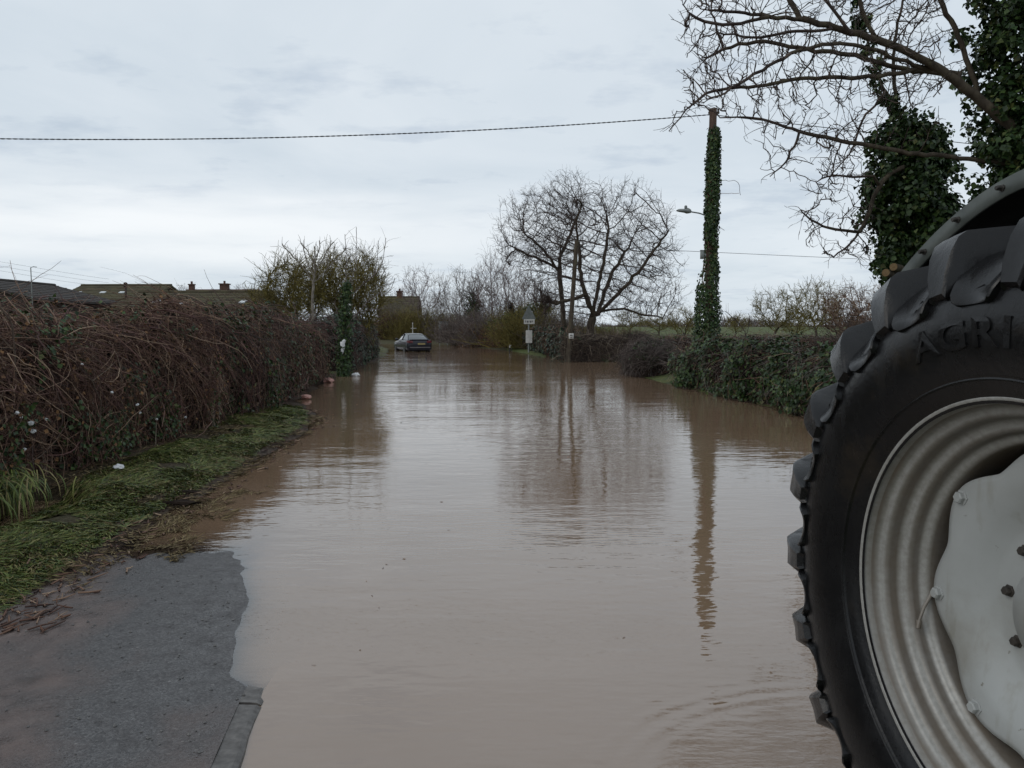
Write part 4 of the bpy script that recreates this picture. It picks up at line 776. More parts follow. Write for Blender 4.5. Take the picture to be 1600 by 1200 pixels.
# ivied pollard with long whips and low pale boughs, at the gap in the hedge
lim = [densify([at(536, 585, 27), at(537, 530, 27), at(540, 480, 27), at(541, 445, 27)], 0.15, 0.01)]
for pts in ([(538, 525), (548, 500), (562, 488), (590, 482)], [(538, 520), (552, 496), (575, 470), (598, 455)], [(540, 470), (560, 450), (585, 430), (598, 412), (603, 372)], [(541, 447), (541, 400), (539, 366)], [(541, 450), (556, 420), (557, 355)], [(585, 430), (590, 405), (591, 376)], [(597, 462), (610, 455), (617, 434)], [(537, 545), (528, 520), (520, 500)], [(538, 530), (530, 500), (522, 470)]):
    lim.append(densify([at(x, y, 27 + rng.uniform(-.3, .3) * (i > 0)) for i, (x, y) in enumerate(pts)], 0.12, 0.008))
nodes, par = chain(lim); nodes = np.array(nodes); r = radii(par, 0.010, 2.0, 0.15); root = empty('pollard_tree', tuple(at(536, 585, 27) * (1, 1, 0)), 0, 'pollard with ivied trunk, pale boughs and tall whips in the left hedge gap', 'tree', TG)
b_ = Buf(); skin(b_, nodes, par, r, r > 0.04, 7); b_.build('trunk', M['bark_pale'], root); b_ = Buf(); skin(b_, nodes, par, r, r <= 0.04, 5); shoots(b_, nodes, par, r, 0.03, 0.5, 0.5, 0.006, 0.4); b_.build('crown', M['twig_grey'], root)
ib = Buf(); n = 2300; t = rng.random(n) ** 1.3; base_ = np.array([at(537, 590, 27), at(539, 500, 27), at(541, 440, 27)]); P = np.stack([np.interp(t, [0, .6, 1], base_[:, i]) for i in range(3)], 1); a = rng.random(n) * 6.283; nv = np.stack([np.cos(a), np.sin(a), 0 * a], 1); P += nv * (rng.normal(0.20, 0.07, n) * (1.1 - 0.5 * t) * (1 + 1.3 * vn(t * 9, a, .9, 91)))[:, None]
ib.leaves(P, nv, 0.09 * rng.uniform(.6, 1.3, n)); ib.build('ivy', M['ivy'], root)
# fresh scar where a limb tore off
sb = Buf(); sb.tube([at(534, 553, 26.72), at(536, 543, 26.74), at(535, 536, 26.74), at(539, 531, 26.74)], [0.03, 0.075, 0.09, 0.045], 7); sb.build('torn_scar', M['paper'], root)

# ivy-clad pair on the right bank
def ivy_cloud(parent, line, half, n, size, D_, mat='ivy', clumps=26, name='ivy', kr=1.0):
    """leaves in overlapping clumps along a trunk line; line rows (px, py, D); half rows: half width in m"""
    line_ = np.array([at(*l_) for l_ in line]); k = len(line_); half = np.array(half, float); b = Buf(); s = np.linspace(0, 1, k)
    C = rng.random(clumps); cc = np.stack([np.interp(C, s, line_[:, i]) for i in range(3)], 1); hw = np.interp(C, s, half)
    a = rng.random(clumps) * 6.283; ro = rng.random(clumps) ** (0.5 if kr == 1 else .25); cc += np.stack([np.cos(a) * hw * ro * 0.88, np.sin(a) * hw * ro * 0.88, rng.normal(0, .1, clumps)], 1)
    rad = np.clip(hw * rng.uniform(0.16, 0.46, clumps) * kr, 0.07, 0.5); pick = rng.choice(clumps, n, p=rad ** 2 / (rad ** 2).sum())
    d = rng.normal(0, 1, (n, 3)); d /= np.linalg.norm(d, axis=1, keepdims=True); P = cc[pick] + d * (rad[pick] * rng.uniform(0.55, 1.08, n))[:, None] * (1, 1, 1.25)
    d[:, 2] += 0.25; b.leaves(P, d, size * rng.uniform(0.55, 1.3, n)); return b.build(name, M[mat], parent)
DT = 12.0
def pl(pts, D, dz=0.0): return [at(x, y, D + dz * i) for i, (x, y) in enumerate(pts)]
trunk = densify([np.array([8.1, 12.3, 0.1]), np.array([8.15, 12.3, 2.5]), at(1640, 250, 12.3), at(1612, 60, 12.3), at(1600, -150, 12.4), at(1560, -380, 12.5)], 0.2, 0.01)
limbs = [trunk,
  densify(pl([(1625, 225), (1590, 205), (1530, 155), (1470, 108), (1400, 72), (1330, 50), (1260, 30), (1200, 26), (1150, 18), (1095, 14)], 12.2, -0.06), 0.13, 0.008),
  densify(pl([(1632, 262), (1560, 254), (1500, 247), (1400, 236), (1330, 222), (1260, 209), (1210, 192), (1180, 181), (1125, 184)], 12.2, 0.04), 0.13, 0.008),
  densify(pl([(1500, 116), (1430, 113), (1380, 100), (1330, 85), (1270, 78), (1200, 66), (1150, 68), (1105, 90)], 12.2, 0.08), 0.13, 0.012),
  densify(pl([(1452, 108), (1400, 90), (1350, 70), (1290, 68), (1240, 82), (1190, 110), (1140, 140), (1100, 160)], 12.1, -0.12), 0.13, 0.012),
  densify(pl([(1440, 104), (1400, 116), (1340, 122), (1280, 120), (1220, 128), (1170, 136), (1110, 140), (1072, 172), (1045, 205)], 12.1, 0.02), 0.13, 0.010),
  densify(pl([(1372, 62), (1350, 30), (1338, -30), (1310, -120)], 12.0), 0.13, 0.010), densify(pl([(1250, 30), (1225, -20), (1180, -80), (1120, -140)], 12.0), 0.13, 0.01), densify(pl([(1530, 155), (1500, 60), (1440, -60), (1400, -200)], 12.5, 0.1), 0.13, 0.01),
  densify(pl([(1330, 52), (1290, 0), (1230, -60)], 11.8, -0.1), 0.13, 0.01), densify(pl([(1248, 209), (1236, 245), (1215, 266), (1203, 276)], 12.4), 0.1, 0.01),
  densify(pl([(1300, 45), (1240, 50), (1180, 60), (1120, 50)], 11.8), 0.13, 0.01), densify(pl([(1200, 27), (1140, 40), (1085, 30), (1068, 8)], 11.6), 0.13, 0.01)]
nodes, par = chain(limbs)
def reg(n, x0, x1, y0, y1, d0, d1):
    return np.array([at(rng.uniform(x0, x1), rng.uniform(y0, y1), rng.uniform(d0, d1)) for _ in range(n)])
A = np.concatenate([reg(700, 1085, 1330, -30, 175, 11.2, 13.2), reg(120, 1060, 1130, -20, 175, 11.4, 12.6), reg(170, 1330, 1480, -40, 190, 11.2, 13), reg(420, 1040, 1600, -320, -30, 10.8, 13.8), reg(90, 1180, 1340, 170, 235, 11.8, 12.8), reg(40, 1260, 1335, 215, 300, 11.9, 12.6)])
nodes, par = colonize(nodes, par, A, 0.10, 0.9, 0.17, jit=0.20, bias=(-0.05, 0, 0.02), iters=120)
root, r = make_tree('ivied_tree', 'tall ivy-clad tree at the right edge, its bare limbs reaching left over the pole top', (8.1, 12.3, 0.1), nodes, par, 0.0072, 0.085, 'bark', 'twig_dark', 0.026, [dict(rmax_=0.016, n_per=0.8, ln=0.32, rad=0.0062, upb=0.22, spread=0.8, sub=1, curl=0.16)], ex=1.95, sides=(8, 5))
ivy_cloud(root, [(1655, 330, 12.3), (1632, 230, 12.3), (1612, 100, 12.3), (1600, -40, 12.3), (1590, -200, 12.4)], [1.0, 0.85, 0.72, 0.80, 0.9], 24000, 0.10, 12.3, clumps=130)
# second ivied stem, further back
trunk = densify([np.array([8.4, 16.2, 0.1]), at(1425, 450, 16.2), at(1432, 330, 16.2), at(1424, 240, 16.1), at(1412, 190, 16.0), at(1385, 150, 15.9), at(1362, 90, 15.9), at(1344, 20, 15.8), at(1335, -60, 15.8)], 0.2, 0.01)
limbs = [trunk, densify(pl([(1410, 262), (1385, 275), (1368, 300), (1352, 350), (1325, 385), (1302, 402)], 15.6, -0.05), 0.12, 0.01), densify(pl([(1365, 275), (1330, 275), (1295, 272), (1275, 285)], 15.4), 0.12, 0.01), densify(pl([(1345, 362), (1310, 360), (1275, 350), (1252, 330)], 15.4), 0.12, 0.01), densify(pl([(1378, 150), (1345, 190), (1330, 240), (1300, 270)], 15.7), 0.12, 0.01), densify(pl([(1400, 160), (1395, 80), (1410, 0), (1440, -80)], 16.2), 0.13, 0.01)]
nodes, par = chain(limbs); A = np.concatenate([reg(110, 1255, 1370, 290, 410, 14.8, 16), reg(70, 1275, 1360, 190, 290, 14.8, 16), reg(90, 1370, 1470, -40, 140, 15.4, 16.6)])
nodes, par = colonize(nodes, par, A, 0.11, 0.9, 0.18, jit=0.3, bias=(-0.03, 0, 0.0), iters=80)
root2, r = make_tree('ivied_tree', 'ivy-covered leaning stem behind the tractor fender, with drooping bare twigs on its left', (8.4, 16.2, 0.1), nodes, par, 0.0085, 0.16, 'bark', 'twig_dark', 0.026, [dict(rmax_=0.016, n_per=0.8, ln=0.36, rad=0.0075, upb=0.1, spread=0.9, sub=1, curl=0.22)], ex=2.2, sides=(8, 5))
ivy_cloud(root2, [(1425, 470, 16.2), (1432, 380, 16.2), (1428, 300, 16.2), (1424, 235, 16.1), (1408, 185, 16.0)], [0.60, 0.86, 0.84, 0.74, 0.30], 16000, 0.11, 16.2, clumps=95)
ivy_cloud(root2, [(1425, 470, 16.2), (1432, 380, 16.2), (1428, 300, 16.2), (1424, 235, 16.1), (1412, 175, 16.0)], [0.8, 1.15, 1.1, 1.0, 0.5], 4200, 0.105, 16.2, clumps=120, kr=.45)
ivy_cloud(root, [(1655, 330, 12.3), (1632, 230, 12.3), (1612, 100, 12.3), (1600, -40, 12.3), (1590, -200, 12.4)], [1.3, 1.2, 1.05, 1.1, 1.1], 6000, 0.095, 12.3, clumps=130, kr=.4)
ivy_cloud(root2, [(1402, 178, 16.0), (1385, 150, 15.9), (1362, 90, 15.9), (1344, 20, 15.8), (1338, -40, 15.8)], [0.30, 0.22, 0.17, 0.15, 0.12], 1500, 0.085, 16, clumps=40)
sb = Buf(); M['cut_wood'] = noise_mat('sawn_wood', [(0.3, (0.14, 0.09, 0.045)), (0.7, (0.22, 0.155, 0.08))], 20, 0.8, 0.2, 0.2, 0.003)
for (x, y) in ((1384, 426), (1396, 417)):
    a = at(x, y, 15.1); b = at(x + 22, y + 6, 15.8); sb.tubes([[b, (a + b) / 2, a]], 0.075, 10, 0); d = (a - b) / np.linalg.norm(a - b); e = sb.v[-1][-10:]; sb.add(np.vstack([e, e.mean(0) + d * 0.004]), t=[[i, (i + 1) % 10, 10] for i in range(10)], mi=1)
sb.build('sawn_stubs', [M['bark'], M['cut_wood']], root2)

# ------------------------------------------------------------------ background trees (each its own; repeats of a kind share meshes)
def copy_thing(o, loc, rz, sc, label, group=None):
    r_ = o.copy(); COL.objects.link(r_); r_.location = loc; r_.rotation_euler = (0, 0, rz); r_.scale = (sc[0], sc[0], sc[1]); r_['label'] = label
    if group: r_['group'] = group
    for ch in o.children: c_ = ch.copy(); COL.objects.link(c_); c_.parent = r_
    return r_
BG = 'bare trees beyond the flooded bend'
def bgbase(px, D): return (float(at(px, 510, D)[0]), D, float(ground_h(np.array([at(px, 510, D)[0]]), np.array([float(D)]))[0]))
SH1 = [dict(rmax_=0.05, n_per=2, ln=1.3, rad=0.014, upb=0.4, sub=1)]
tA = simple_tree('bare_tree', 'pale rounded bare tree above the low mossy roof beyond the car', bgbase(660, 95), 8.5, [(0, 0, 5.6, 3.0, 2.8, 3.0)], 520, 0.014, 0.2, 0.45, 0.25, 'bark_pale', 'twig_birch', SH1, di=2.6, dk=0.6, group=BG)[0]
tB = simple_tree('bare_tree', 'broad grey bare tree left of the birch by the bend', bgbase(722, 80), 7.5, [(0, 0, 4.4, 2.6, 2.4, 2.9)], 520, 0.013, 0.2, 0.4, 0.2, 'bark', 'twig_grey', SH1, stems=2, di=2.4, dk=0.55, group=BG)[0]
tC = simple_tree('birch_tree', 'slender pinkish birch with upright twigs beyond the signpost', bgbase(768, 72), 8.2, [(0, 0, 4.6, 1.7, 1.7, 3.4)], 420, 0.012, 0.14, 0.4, 0.3, 'bark_pale', 'twig_birch', [dict(rmax_=0.045, n_per=3, ln=1.3, rad=0.0115, upb=0.5, sub=1)], di=2.2, dk=0.5, group=BG)[0]
copy_thing(tC, bgbase(795, 76), 1.3, (1.0, 1.02), 'pinkish birch close behind the signpost, left of the forked bare trees', BG)
copy_thing(tC, bgbase(820, 68), 2.6, (0.9, 0.78), 'short pinkish birch directly above the signpost', BG)
copy_thing(tB, bgbase(845, 63), 2.0, (0.8, 0.78), 'low grey bare tree between the signpost and the thin leaning pole', BG)
copy_thing(tA, bgbase(640, 120), 2.2, (0.9, 0.9), 'faint bare tree over the left end of the mossy roof', BG)
copy_thing(tB, bgbase(607, 86), 5.2, (0.62, 0.62), 'small grey bare tree at the left end of the cottage roof', BG)
copy_thing(tB, bgbase(676, 84), 3.6, (0.7, 0.66), 'grey bare tree at the right end of the cottage roof', BG)
copy_thing(tB, bgbase(700, 100), 0.7, (0.9, 0.8), 'grey bare tree right of the pale rounded one beyond the car', BG)
copy_thing(tB, bgbase(748, 92), 4.0, (1.0, 0.95), 'grey bare tree standing behind the slender birch', BG)
def ivy_tree(label, px, D, h, w, n=2200, sz=0.16, mat='ivy'):
    bx = bgbase(px, D); root = empty('ivied_tree', bx, 0, label, 'tree', 'ivied trees at the bend'); b = Buf(); b.tube([(bx[0], bx[1], bx[2] - .1), (bx[0] + .1, bx[1], bx[2] + h * .6), (bx[0], bx[1], bx[2] + h)], [0.2, 0.15, 0.04], 8); b.build('trunk', M['bark'], root)
    C = 16; cz = rng.uniform(0.1, 0.95, C) * h; cc = np.stack([bx[0] + rng.normal(0, w * .35, C), bx[1] + rng.normal(0, w * .35, C), bx[2] + cz], 1); rad = w * rng.uniform(.3, .55, C); pk = rng.integers(0, C, n); d = rng.normal(0, 1, (n, 3)); d /= np.linalg.norm(d, axis=1, keepdims=True)
    P = cc[pk] + d * (rad[pk] * rng.uniform(.5, 1.05, n))[:, None]; b = Buf(); b.leaves(P, d, sz * rng.uniform(.6, 1.3, n)); b.build('ivy', M[mat], root); 
    b = Buf(); K = 5; m_ = 160; P = np.zeros((m_, K, 3)); P[:, 0] = (bx[0], bx[1], bx[2]); P[:, 0, 2] += rng.uniform(.3, 1, m_) * h; dd = rng.normal(0, 1, (m_, 3)); dd[:, 2] = np.abs(dd[:, 2]) + .6; dd /= np.linalg.norm(dd, axis=1, keepdims=True)
    for k in range(1, K): dd += rng.normal(0, .2, dd.shape); P[:, k] = P[:, k - 1] + dd * 0.1 * h
    b.tubes(P, np.linspace(.03, .008, K)[None] * np.ones((m_, 1)), 3); b.build('crown', M['twig_dark'], root)
ivy_tree('dark ivy-smothered tree left of the slender birch', 740, 76, 4.6, 1.5)
ivy_tree('ivy-smothered tree standing over the ivy hedge right of the signpost', 846, 58, 3.6, 1.6, sz=0.14)
ivy_tree('low ivy-smothered tree close to the left of the signpost', 800, 62, 3.0, 1.5, sz=0.14)
# thicket of brown-olive scrub under those trees
def scrub(name, label, px, D, h, w, mat, n=1400, group='scrub under the trees at the bend', leaf=None, r0=0.02):
    bx = bgbase(px, D); root = empty(name, bx, 0, label, 'shrub', group); K = 6; P = np.zeros((n, K, 3)); P[:, 0] = np.array(bx) + rng.normal(0, 1, (n, 3)) * (w * .33, w * .3, 0); d = rng.normal(0, .5, (n, 3)); d[:, 2] = np.abs(d[:, 2]) + .7; d[:, 0] += (P[:, 0, 0] - bx[0]) / w; d /= np.linalg.norm(d, axis=1, keepdims=True); ln = h * rng.uniform(.5, 1.15, n)
    for k in range(1, K): d += rng.normal(0, .24, d.shape); d /= np.linalg.norm(d, axis=1, keepdims=True); P[:, k] = P[:, k - 1] + d * (ln / (K - 1))[:, None]
    b = Buf(); b.tubes(P, r0 * rng.uniform(.6, 1.2, (n, 1)) * np.linspace(1, .4, K)[None], 3)
    for _ in range(3):
        k = rng.integers(2, K, n); o = P[np.arange(n), k]; dd = rng.normal(0, 1, (n, 3)); dd[:, 2] += .4; dd /= np.linalg.norm(dd, axis=1, keepdims=True); l2 = h * rng.uniform(.1, .25, n); Q = np.stack([o, o + dd * (l2 / 2)[:, None], o + (dd + rng.normal(0, .3, dd.shape)) * l2[:, None]], 1); b.tubes(Q, r0 * .55 * np.array([[1, .8, .5]]) * np.ones((n, 1)), 3)
    b.build('stems', M[mat], root)
    if leaf: 
        q = P[:, 2:].reshape(-1, 3); q = q[rng.random(len(q)) < leaf[1]]; b = Buf(); b.leaves(q + rng.normal(0, .1, q.shape), rng.normal(0, 1, q.shape), leaf[2] * rng.uniform(.6, 1.2, len(q))); b.build('leaves', M[leaf[0]], root)
    return root
scrub('shrub', 'olive shrub below the pale rounded tree, behind the car', 652, 86, 3.4, 4.2, 'twig_olive', r0=.024)
scrub('shrub', 'brown shrub at the left end of the mossy roof', 612, 88, 3.0, 3.0, 'twig_red', r0=.024)
scrub('shrub', 'olive shrub below the grey tree at the bend', 702, 90, 3.0, 4.0, 'twig_olive', r0=.022, leaf=('ivy', .12, .15))
scrub('shrub', 'grey-brown scrub over the beech hedge, left of the birches', 735, 73, 3.0, 3.6, 'twig_grey', r0=.02)
scrub('shrub', 'brown scrub between birch and signpost', 782, 66, 3.2, 3.4, 'twig_grey', r0=.018, leaf=('leaf_brown', .12, .12))
scrub('shrub', 'olive scrub behind the signpost', 832, 57, 3.0, 3.0, 'twig_olive', r0=.016, leaf=('ivy', .1, .12))
scrub('shrub', 'brown scrub round the foot of the smaller bare tree', 884, 55, 2.6, 1.7, 'twig_grey', r0=.015, leaf=('ivy', .08, .1))
scrub('shrub', 'brown scrub round the foot of the largest bare tree', 945, 47, 1.9, 3.0, 'twig_olive', r0=.013)
# tree tops far behind the barns
copy_thing(tB, bgbase(290, 150), 0.4, (1.15, 1.18), 'fan-shaped pale bare tree far behind the barns')
copy_thing(tA, bgbase(375, 190), 0.9, (1.25, 1.25), 'small distant round bare tree over the brick house')
copy_thing(tB, bgbase(420, 110), 2.4, (1.1, 1.0), 'grey bare tree right of the brick house, behind the olive-yellow trees')
copy_thing(tA, bgbase(217, 190), 3.1, (1.4, 1.0), 'faint low bare tree over the long roof with four skylights')
# orchard along the right
OG = 'old orchard trees across the field'
SHO = [dict(rmax_=0.05, n_per=3, ln=0.8, rad=0.0135, upb=0.35, sub=2, spread=1.2)]
o1 = simple_tree('orchard_tree', 'gnarled olive-brown orchard tree right of the ivy-clad pole, with an open top', bgbase(1212, 66), 4.3, [(0, 0, 2.9, 2.3, 2.0, 1.7)], 340, 0.016, 0.16, 0.3, 0.25, 'bark', 'twig_olive', SHO, di=1.8, dk=0.45, group=OG, jit=0.4)[0]
o2 = simple_tree('orchard_tree', 'low wide olive orchard tree just left of the ivy-clad pole', bgbase(1070, 74), 3.2, [(0, 0, 2.0, 2.0, 2.0, 1.3)], 300, 0.016, 0.15, 0.3, 0.2, 'bark', 'twig_olive', SHO, di=1.8, dk=0.45, group=OG, jit=0.4)[0]
o3 = simple_tree('orchard_tree', 'brown bushy orchard tree near the tractor, tallest of the row', bgbase(1335, 52), 4.1, [(0, 0, 2.6, 2.4, 2, 1.85)], 340, 0.015, 0.16, 0.3, 0.2, 'bark', 'twig_bramble', SHO, di=1.8, dk=0.45, group=OG, jit=0.4)[0]
copy_thing(o1, bgbase(1275, 60), 2.1, (1.0, 1.08), 'gnarled orchard tree with a pale ragged top, second from the tractor', OG)
copy_thing(o2, bgbase(1245, 72), 1.0, (1.0, 1.0), 'low olive orchard tree in the gap between two gnarled ones', OG)
copy_thing(o3, bgbase(1308, 64), 4.0, (0.95, 0.95), 'brown orchard tree close behind the tallest of the row', OG)
copy_thing(o2, bgbase(1150, 95), 3.3, (0.9, 0.85), 'small far orchard tree just right of the ivy-clad pole', OG)
copy_thing(o3, bgbase(1380, 58), 1.7, (1.1, 1.1), 'brown orchard tree half hidden by the tyre top', OG)
copy_thing(o2, bgbase(1030, 100), 5.0, (1.2, 0.8), 'wide low orchard bush under the crown of the largest bare tree', OG)
copy_thing(o1, bgbase(985, 110), 0.8, (1.3, 0.75), 'far dark orchard bush right of the largest bare tree trunk', OG)
# bare leaning branchy sapling right of the pole
lim = [densify([at(1168, 545, 36), at(1166, 520, 36), at(1150, 500, 36), at(1132, 486, 36)], .15, .01), densify([at(1166, 522, 36), at(1172, 505, 36), at(1170, 490, 36)], .15, .01), densify([at(1150, 500, 36), at(1140, 502, 36), at(1128, 500, 36)], .15, .01)]
nodes, par = chain(lim); nodes = np.array(nodes); make_tree('sapling', 'dark bent bare sapling in the hedge just right of the ivy-clad pole', at(1168, 545, 36) * (1, 1, 0), nodes, par, 0.014, 0.06, 'bark', 'twig_dark', 0.03, [dict(rmax_=.05, n_per=1, ln=.5, rad=.008, upb=.4)], ex=2)
# arching bare twigs between the ivied stem and the tyre
scrub('shrub', 'arching bare brown shrub between the ivied stem and the tyre', 1395, 24, 2.6, 1.9, 'twig_dark', n=380, r0=.009, group=None)

# far wooded skyline
def wood(name, pxs, D, h0, mat, n):
    x0, x1 = at(pxs[0], 510, D)[0], at(pxs[1], 510, D)[0]; K = 4; P = np.zeros((n, K, 3)); P[:, 0, 0] = rng.uniform(x0, x1, n); P[:, 0, 1] = D + rng.uniform(-8, 8, n); P[:, 0, 2] = ground_h(P[:, 0, 0], P[:, 0, 1]) - .2
    hh = h0 * (0.3 + 1.5 * np.maximum(vn(P[:, 0, 0], 0 * P[:, 0, 0], 9, 77) + .7 * vn(P[:, 0, 0], 0 * P[:, 0, 0], 2.5, 78) + .2, 0)); d = rng.normal(0, .35, (n, 3)); d[:, 2] = 1
    for k in range(1, K): d[:, :2] += rng.normal(0, .25, (n, 2)); P[:, k] = P[:, k - 1] + d * (hh * rng.uniform(.6, 1.1, n) / (K - 1))[:, None]
    b = Buf(); b.tubes(P, np.linspace(.10, .035, K)[None] * np.ones((n, 1)), 3); return tag(b.build(name, M[mat]), 'far wooded skyline reading as one grey-brown mass beyond the fields', 'woodland', kind='stuff')
wood('woodland', (940, 1500), 250, 2.6, 'twig_grey', 3000)
wood('woodland', (-100, 640), 230, 3.0, 'twig_grey', 4500)['label'] = 'far grey wooded skyline behind the barns and brick house'

# ------------------------------------------------------------------ buildings
def gable(name, label, ctr, L_, Wd, eave, ridge, rz, wall, roof, sky_=(), chim=(), cat='barn', windows=()):
    """ridge along local x"""
    root = empty(name, (ctr[0], ctr[1], ctr[2]), rz, label, cat); ca, sa = math.cos(rz), math.sin(rz)
    def loc(buf, nm, mt, par=root, smooth=False):
        o = buf.build(nm, mt, None, smooth); o.parent = par; return o
    b = Buf(); x, y = L_ / 2, Wd / 2
    b.add([(-x,-y,-.3),(x,-y,-.3),(x,y,-.3),(-x,y,-.3),(-x,-y,eave),(x,-y,eave),(x,y,eave),(-x,y,eave),(-x,0,ridge-.05),(x,0,ridge-.05)], q=[[0,1,5,4],[2,3,7,6],[1,2,6,5],[3,0,4,7]], t=[[5,6,9],[7,4,8]]); loc(b, 'wall', M[wall])
    b = Buf(); o_ = 0.3; sl = (ridge - eave) / y; ye = y + o_; ze = eave - sl * o_; t = 0.14; xe = x + 0.25
    for s in (-1, 1):
        v = [(-xe, s*ye, ze), (xe, s*ye, ze), (xe, 0, ridge), (-xe, 0, ridge), (-xe, s*ye, ze+t), (xe, s*ye, ze+t), (xe, 0, ridge+t), (-xe, 0, ridge+t)]
        b.add(v, [[0,1,2,3],[4,5,6,7],[0,1,5,4],[1,2,6,5],[2,3,7,6],[3,0,4,7]])
    rows = 9
    for s in (-1, 1):
        for k in range(rows):   # courses
            f = (k + .5) / rows; yy = ye * (1 - f); zz = ze + (ridge - ze) * f + t + .012; b.box((0, s * yy, zz), (2 * xe, 0.05, 0.03))
    b.tube([(-xe, 0, ridge + t), (0, 0, ridge + t + .01), (xe, 0, ridge + t)], .10, 8); rf = loc(b, 'roof', M[roof])
    for (fx, f, w, l_) in sky_:
        b = Buf(); yy = -ye * (1 - f); zz = ze + (ridge - ze) * f + t + .03; b.box((fx * x, yy, zz), (w, l_, .06), 0, 0, math.atan(sl)); o = loc(b, 'skylight', M['skylight'], rf)
    for (fx, h, w) in chim:
        b = Buf(); b.box((fx * x, 0, ridge + h / 2 - .3), (w, w, h + .6)); b.box((fx * x, 0, ridge + h + .05), (w * 1.25, w * 1.25, .12)); ch = loc(b, 'chimney', M['brick'], rf)
        b = Buf(); b.tube([(fx * x, 0, ridge + h + .1), (fx * x, 0, ridge + h + .4)], .12, 8); loc(b, 'chimney_pot', M['roof_red'], ch)
    for (fx, zc, w, h) in windows:
        b = Buf(); b.box((fx * x, -y - .01, zc), (w, .08, h)); wn = loc(b, 'window', M['white_paint'], root); b = Buf(); b.box((fx * x, -y - .06, zc), (w - .16, .03, h - .16)); loc(b, 'pane', M['glass_dark'], wn)
    return root
def zat(py, D): return CAMZ + (510 - py) * D / 1200.0
gable('barn', 'dark low-pitched gabled barn at the far left above the bramble hedge', (at(15, 510, 46)[0], 46, 0.2), 9, 8.6, zat(469, 42) - .2, zat(437, 42) - .2, math.radians(90), 'render_dark', 'roof_dark')
gable('barn', 'long dark roofed barn with four skylights behind the bramble hedge', (at(200, 510, 62)[0], 62, 0.3), 6.9, 7, zat(470, 60) - .3, zat(449, 62) - .3, math.radians(-2), 'render_dark', 'roof_moss', sky_=[(-.78, .45, .4, .35), (-.22, .45, .4, .35), (.22, .45, .4, .35), (.76, .4, .4, .35)])
gable('barn', 'green mossy roofed barn with two white skylights, right behind the hedge', (at(322, 510, 50)[0], 50, 0.3), 8.3, 7, zat(482, 47) - .3, zat(460, 50) - .3, math.radians(-3), 'render_dark', 'roof_moss', sky_=[(-.45, .35, .35, .75), (-.05, .2, .35, .5), (.86, .3, .35, .6)])
gable('brick_house', 'low brick house with two chimneys beyond the mossy barn', (at(350, 510, 84)[0], 84, 0.3), 7.5, 6, zat(474, 82) - .3, zat(456, 84) - .3, 0.0, 'brick', 'roof_red', chim=[(-.9, .7, .5), (.05, .75, .8)], cat='house', windows=[(-.4, 2.4, .9, 1.0), (.4, 2.4, .9, 1.0)])
gable('cottage', 'low cottage with mossy brown roof and one chimney beyond the stranded car', (at(625, 510, 100)[0], 100, 0.4), 4.7, 7, zat(490, 97) - .4, zat(466, 100) - .4, math.radians(4), 'brick', 'roof_moss', chim=[(0.0, .8, .7)], cat='house', windows=[(-.5, 1.6, .9, 1.0), (.45, 1.6, .9, 1.0)])
# thin masts over the barns
for (px, py, D, lab, hook) in ((48, 418, 38, 'thin bent aerial mast over the dark gabled barn', True),):
    root = empty('aerial_mast', tuple(at(px, 510, D) * (1, 1, 0)), 0, lab, 'aerial'); a = at(px, py, D); b = Buf(); b.tube([(a[0], a[1], .1), (a[0], a[1], a[2])], .022, 6); b.build('mast', M['galv'], root)
    b = Buf(); b.tube([(a[0], a[1], a[2]), (a[0] + .15, a[1], a[2] + .05), (a[0] + .3, a[1], a[2] + .02)], .015, 6); b.build('arm', M['galv'], root)
a = at(196, 441, 52); root = empty('flue_pipe', (a[0], a[1], 0.2), 0, 'narrow upright flue with a cowl before the long barn', 'flue'); b = Buf(); b.tube([(a[0], a[1], .2), (a[0], a[1], a[2] - .35)], .07, 8); b.build('pipe', M['render_dark'], root); b = Buf(); b.tube([(a[0], a[1], a[2] - .35), (a[0], a[1], a[2] - .33), (a[0], a[1], a[2] - .05), (a[0], a[1], a[2])], [.07, .13, .13, .05], 8); b.build('cowl', M['render_dark'], root)

# ------------------------------------------------------------------ poles, lamp, cables
PD = 24.5
p0 = at(1103, 600, PD); p0[2] = 0.0; ptop = at(1115.5, 170, PD)
pole = empty('telegraph_pole', tuple(p0), 0, 'ivy-clad wooden telegraph pole on the right bank carrying a street lamp', 'pole')
def pp(f): return p0 + (ptop - p0) * f
b = Buf(); ff = np.linspace(-.03, 1, 14); P = np.array([pp(f) for f in ff]); P[:, 0] += 0.02 * np.sin(ff * 5); b.tube(P, np.linspace(.15, .115, 14), 12); b.build('post', M['wood_pole'], pole)
n = 11500; f = rng.random(n) ** 1.12; f = np.where(f > .93, rng.random(n) * .9, f); hw = np.interp(f, [0, .10, .2, .30, .37, .45, .5, .62, .8, .9, .97], [.50, .47, .40, .38, .31, .19, .20, .23, .21, .185, .13])
P = p0 + (ptop - p0) * f[:, None]; a = rng.random(n) * 6.283; nv = np.stack([np.cos(a), np.sin(a), 0 * a + .1], 1); side = np.where(f > .4, .03, -.02); rr = hw * (1 + .35 * vn(a * 2, f * 14, .6, 31)) * rng.uniform(.75, 1.05, n); P = P + nv * rr[:, None]; P[:, 0] += side
keep = ~((f > .36) & (f < .52) & (np.cos(a) < -.1) & (rng.random(n) < .75)); P, nv = P[keep], nv[keep]
b = Buf(); b.leaves(P, nv, .085 * rng.uniform(.55, 1.25, len(P)))
m_ = 140; f = rng.uniform(.02, .85, m_); a = rng.random(m_) * 6.283; Q = []
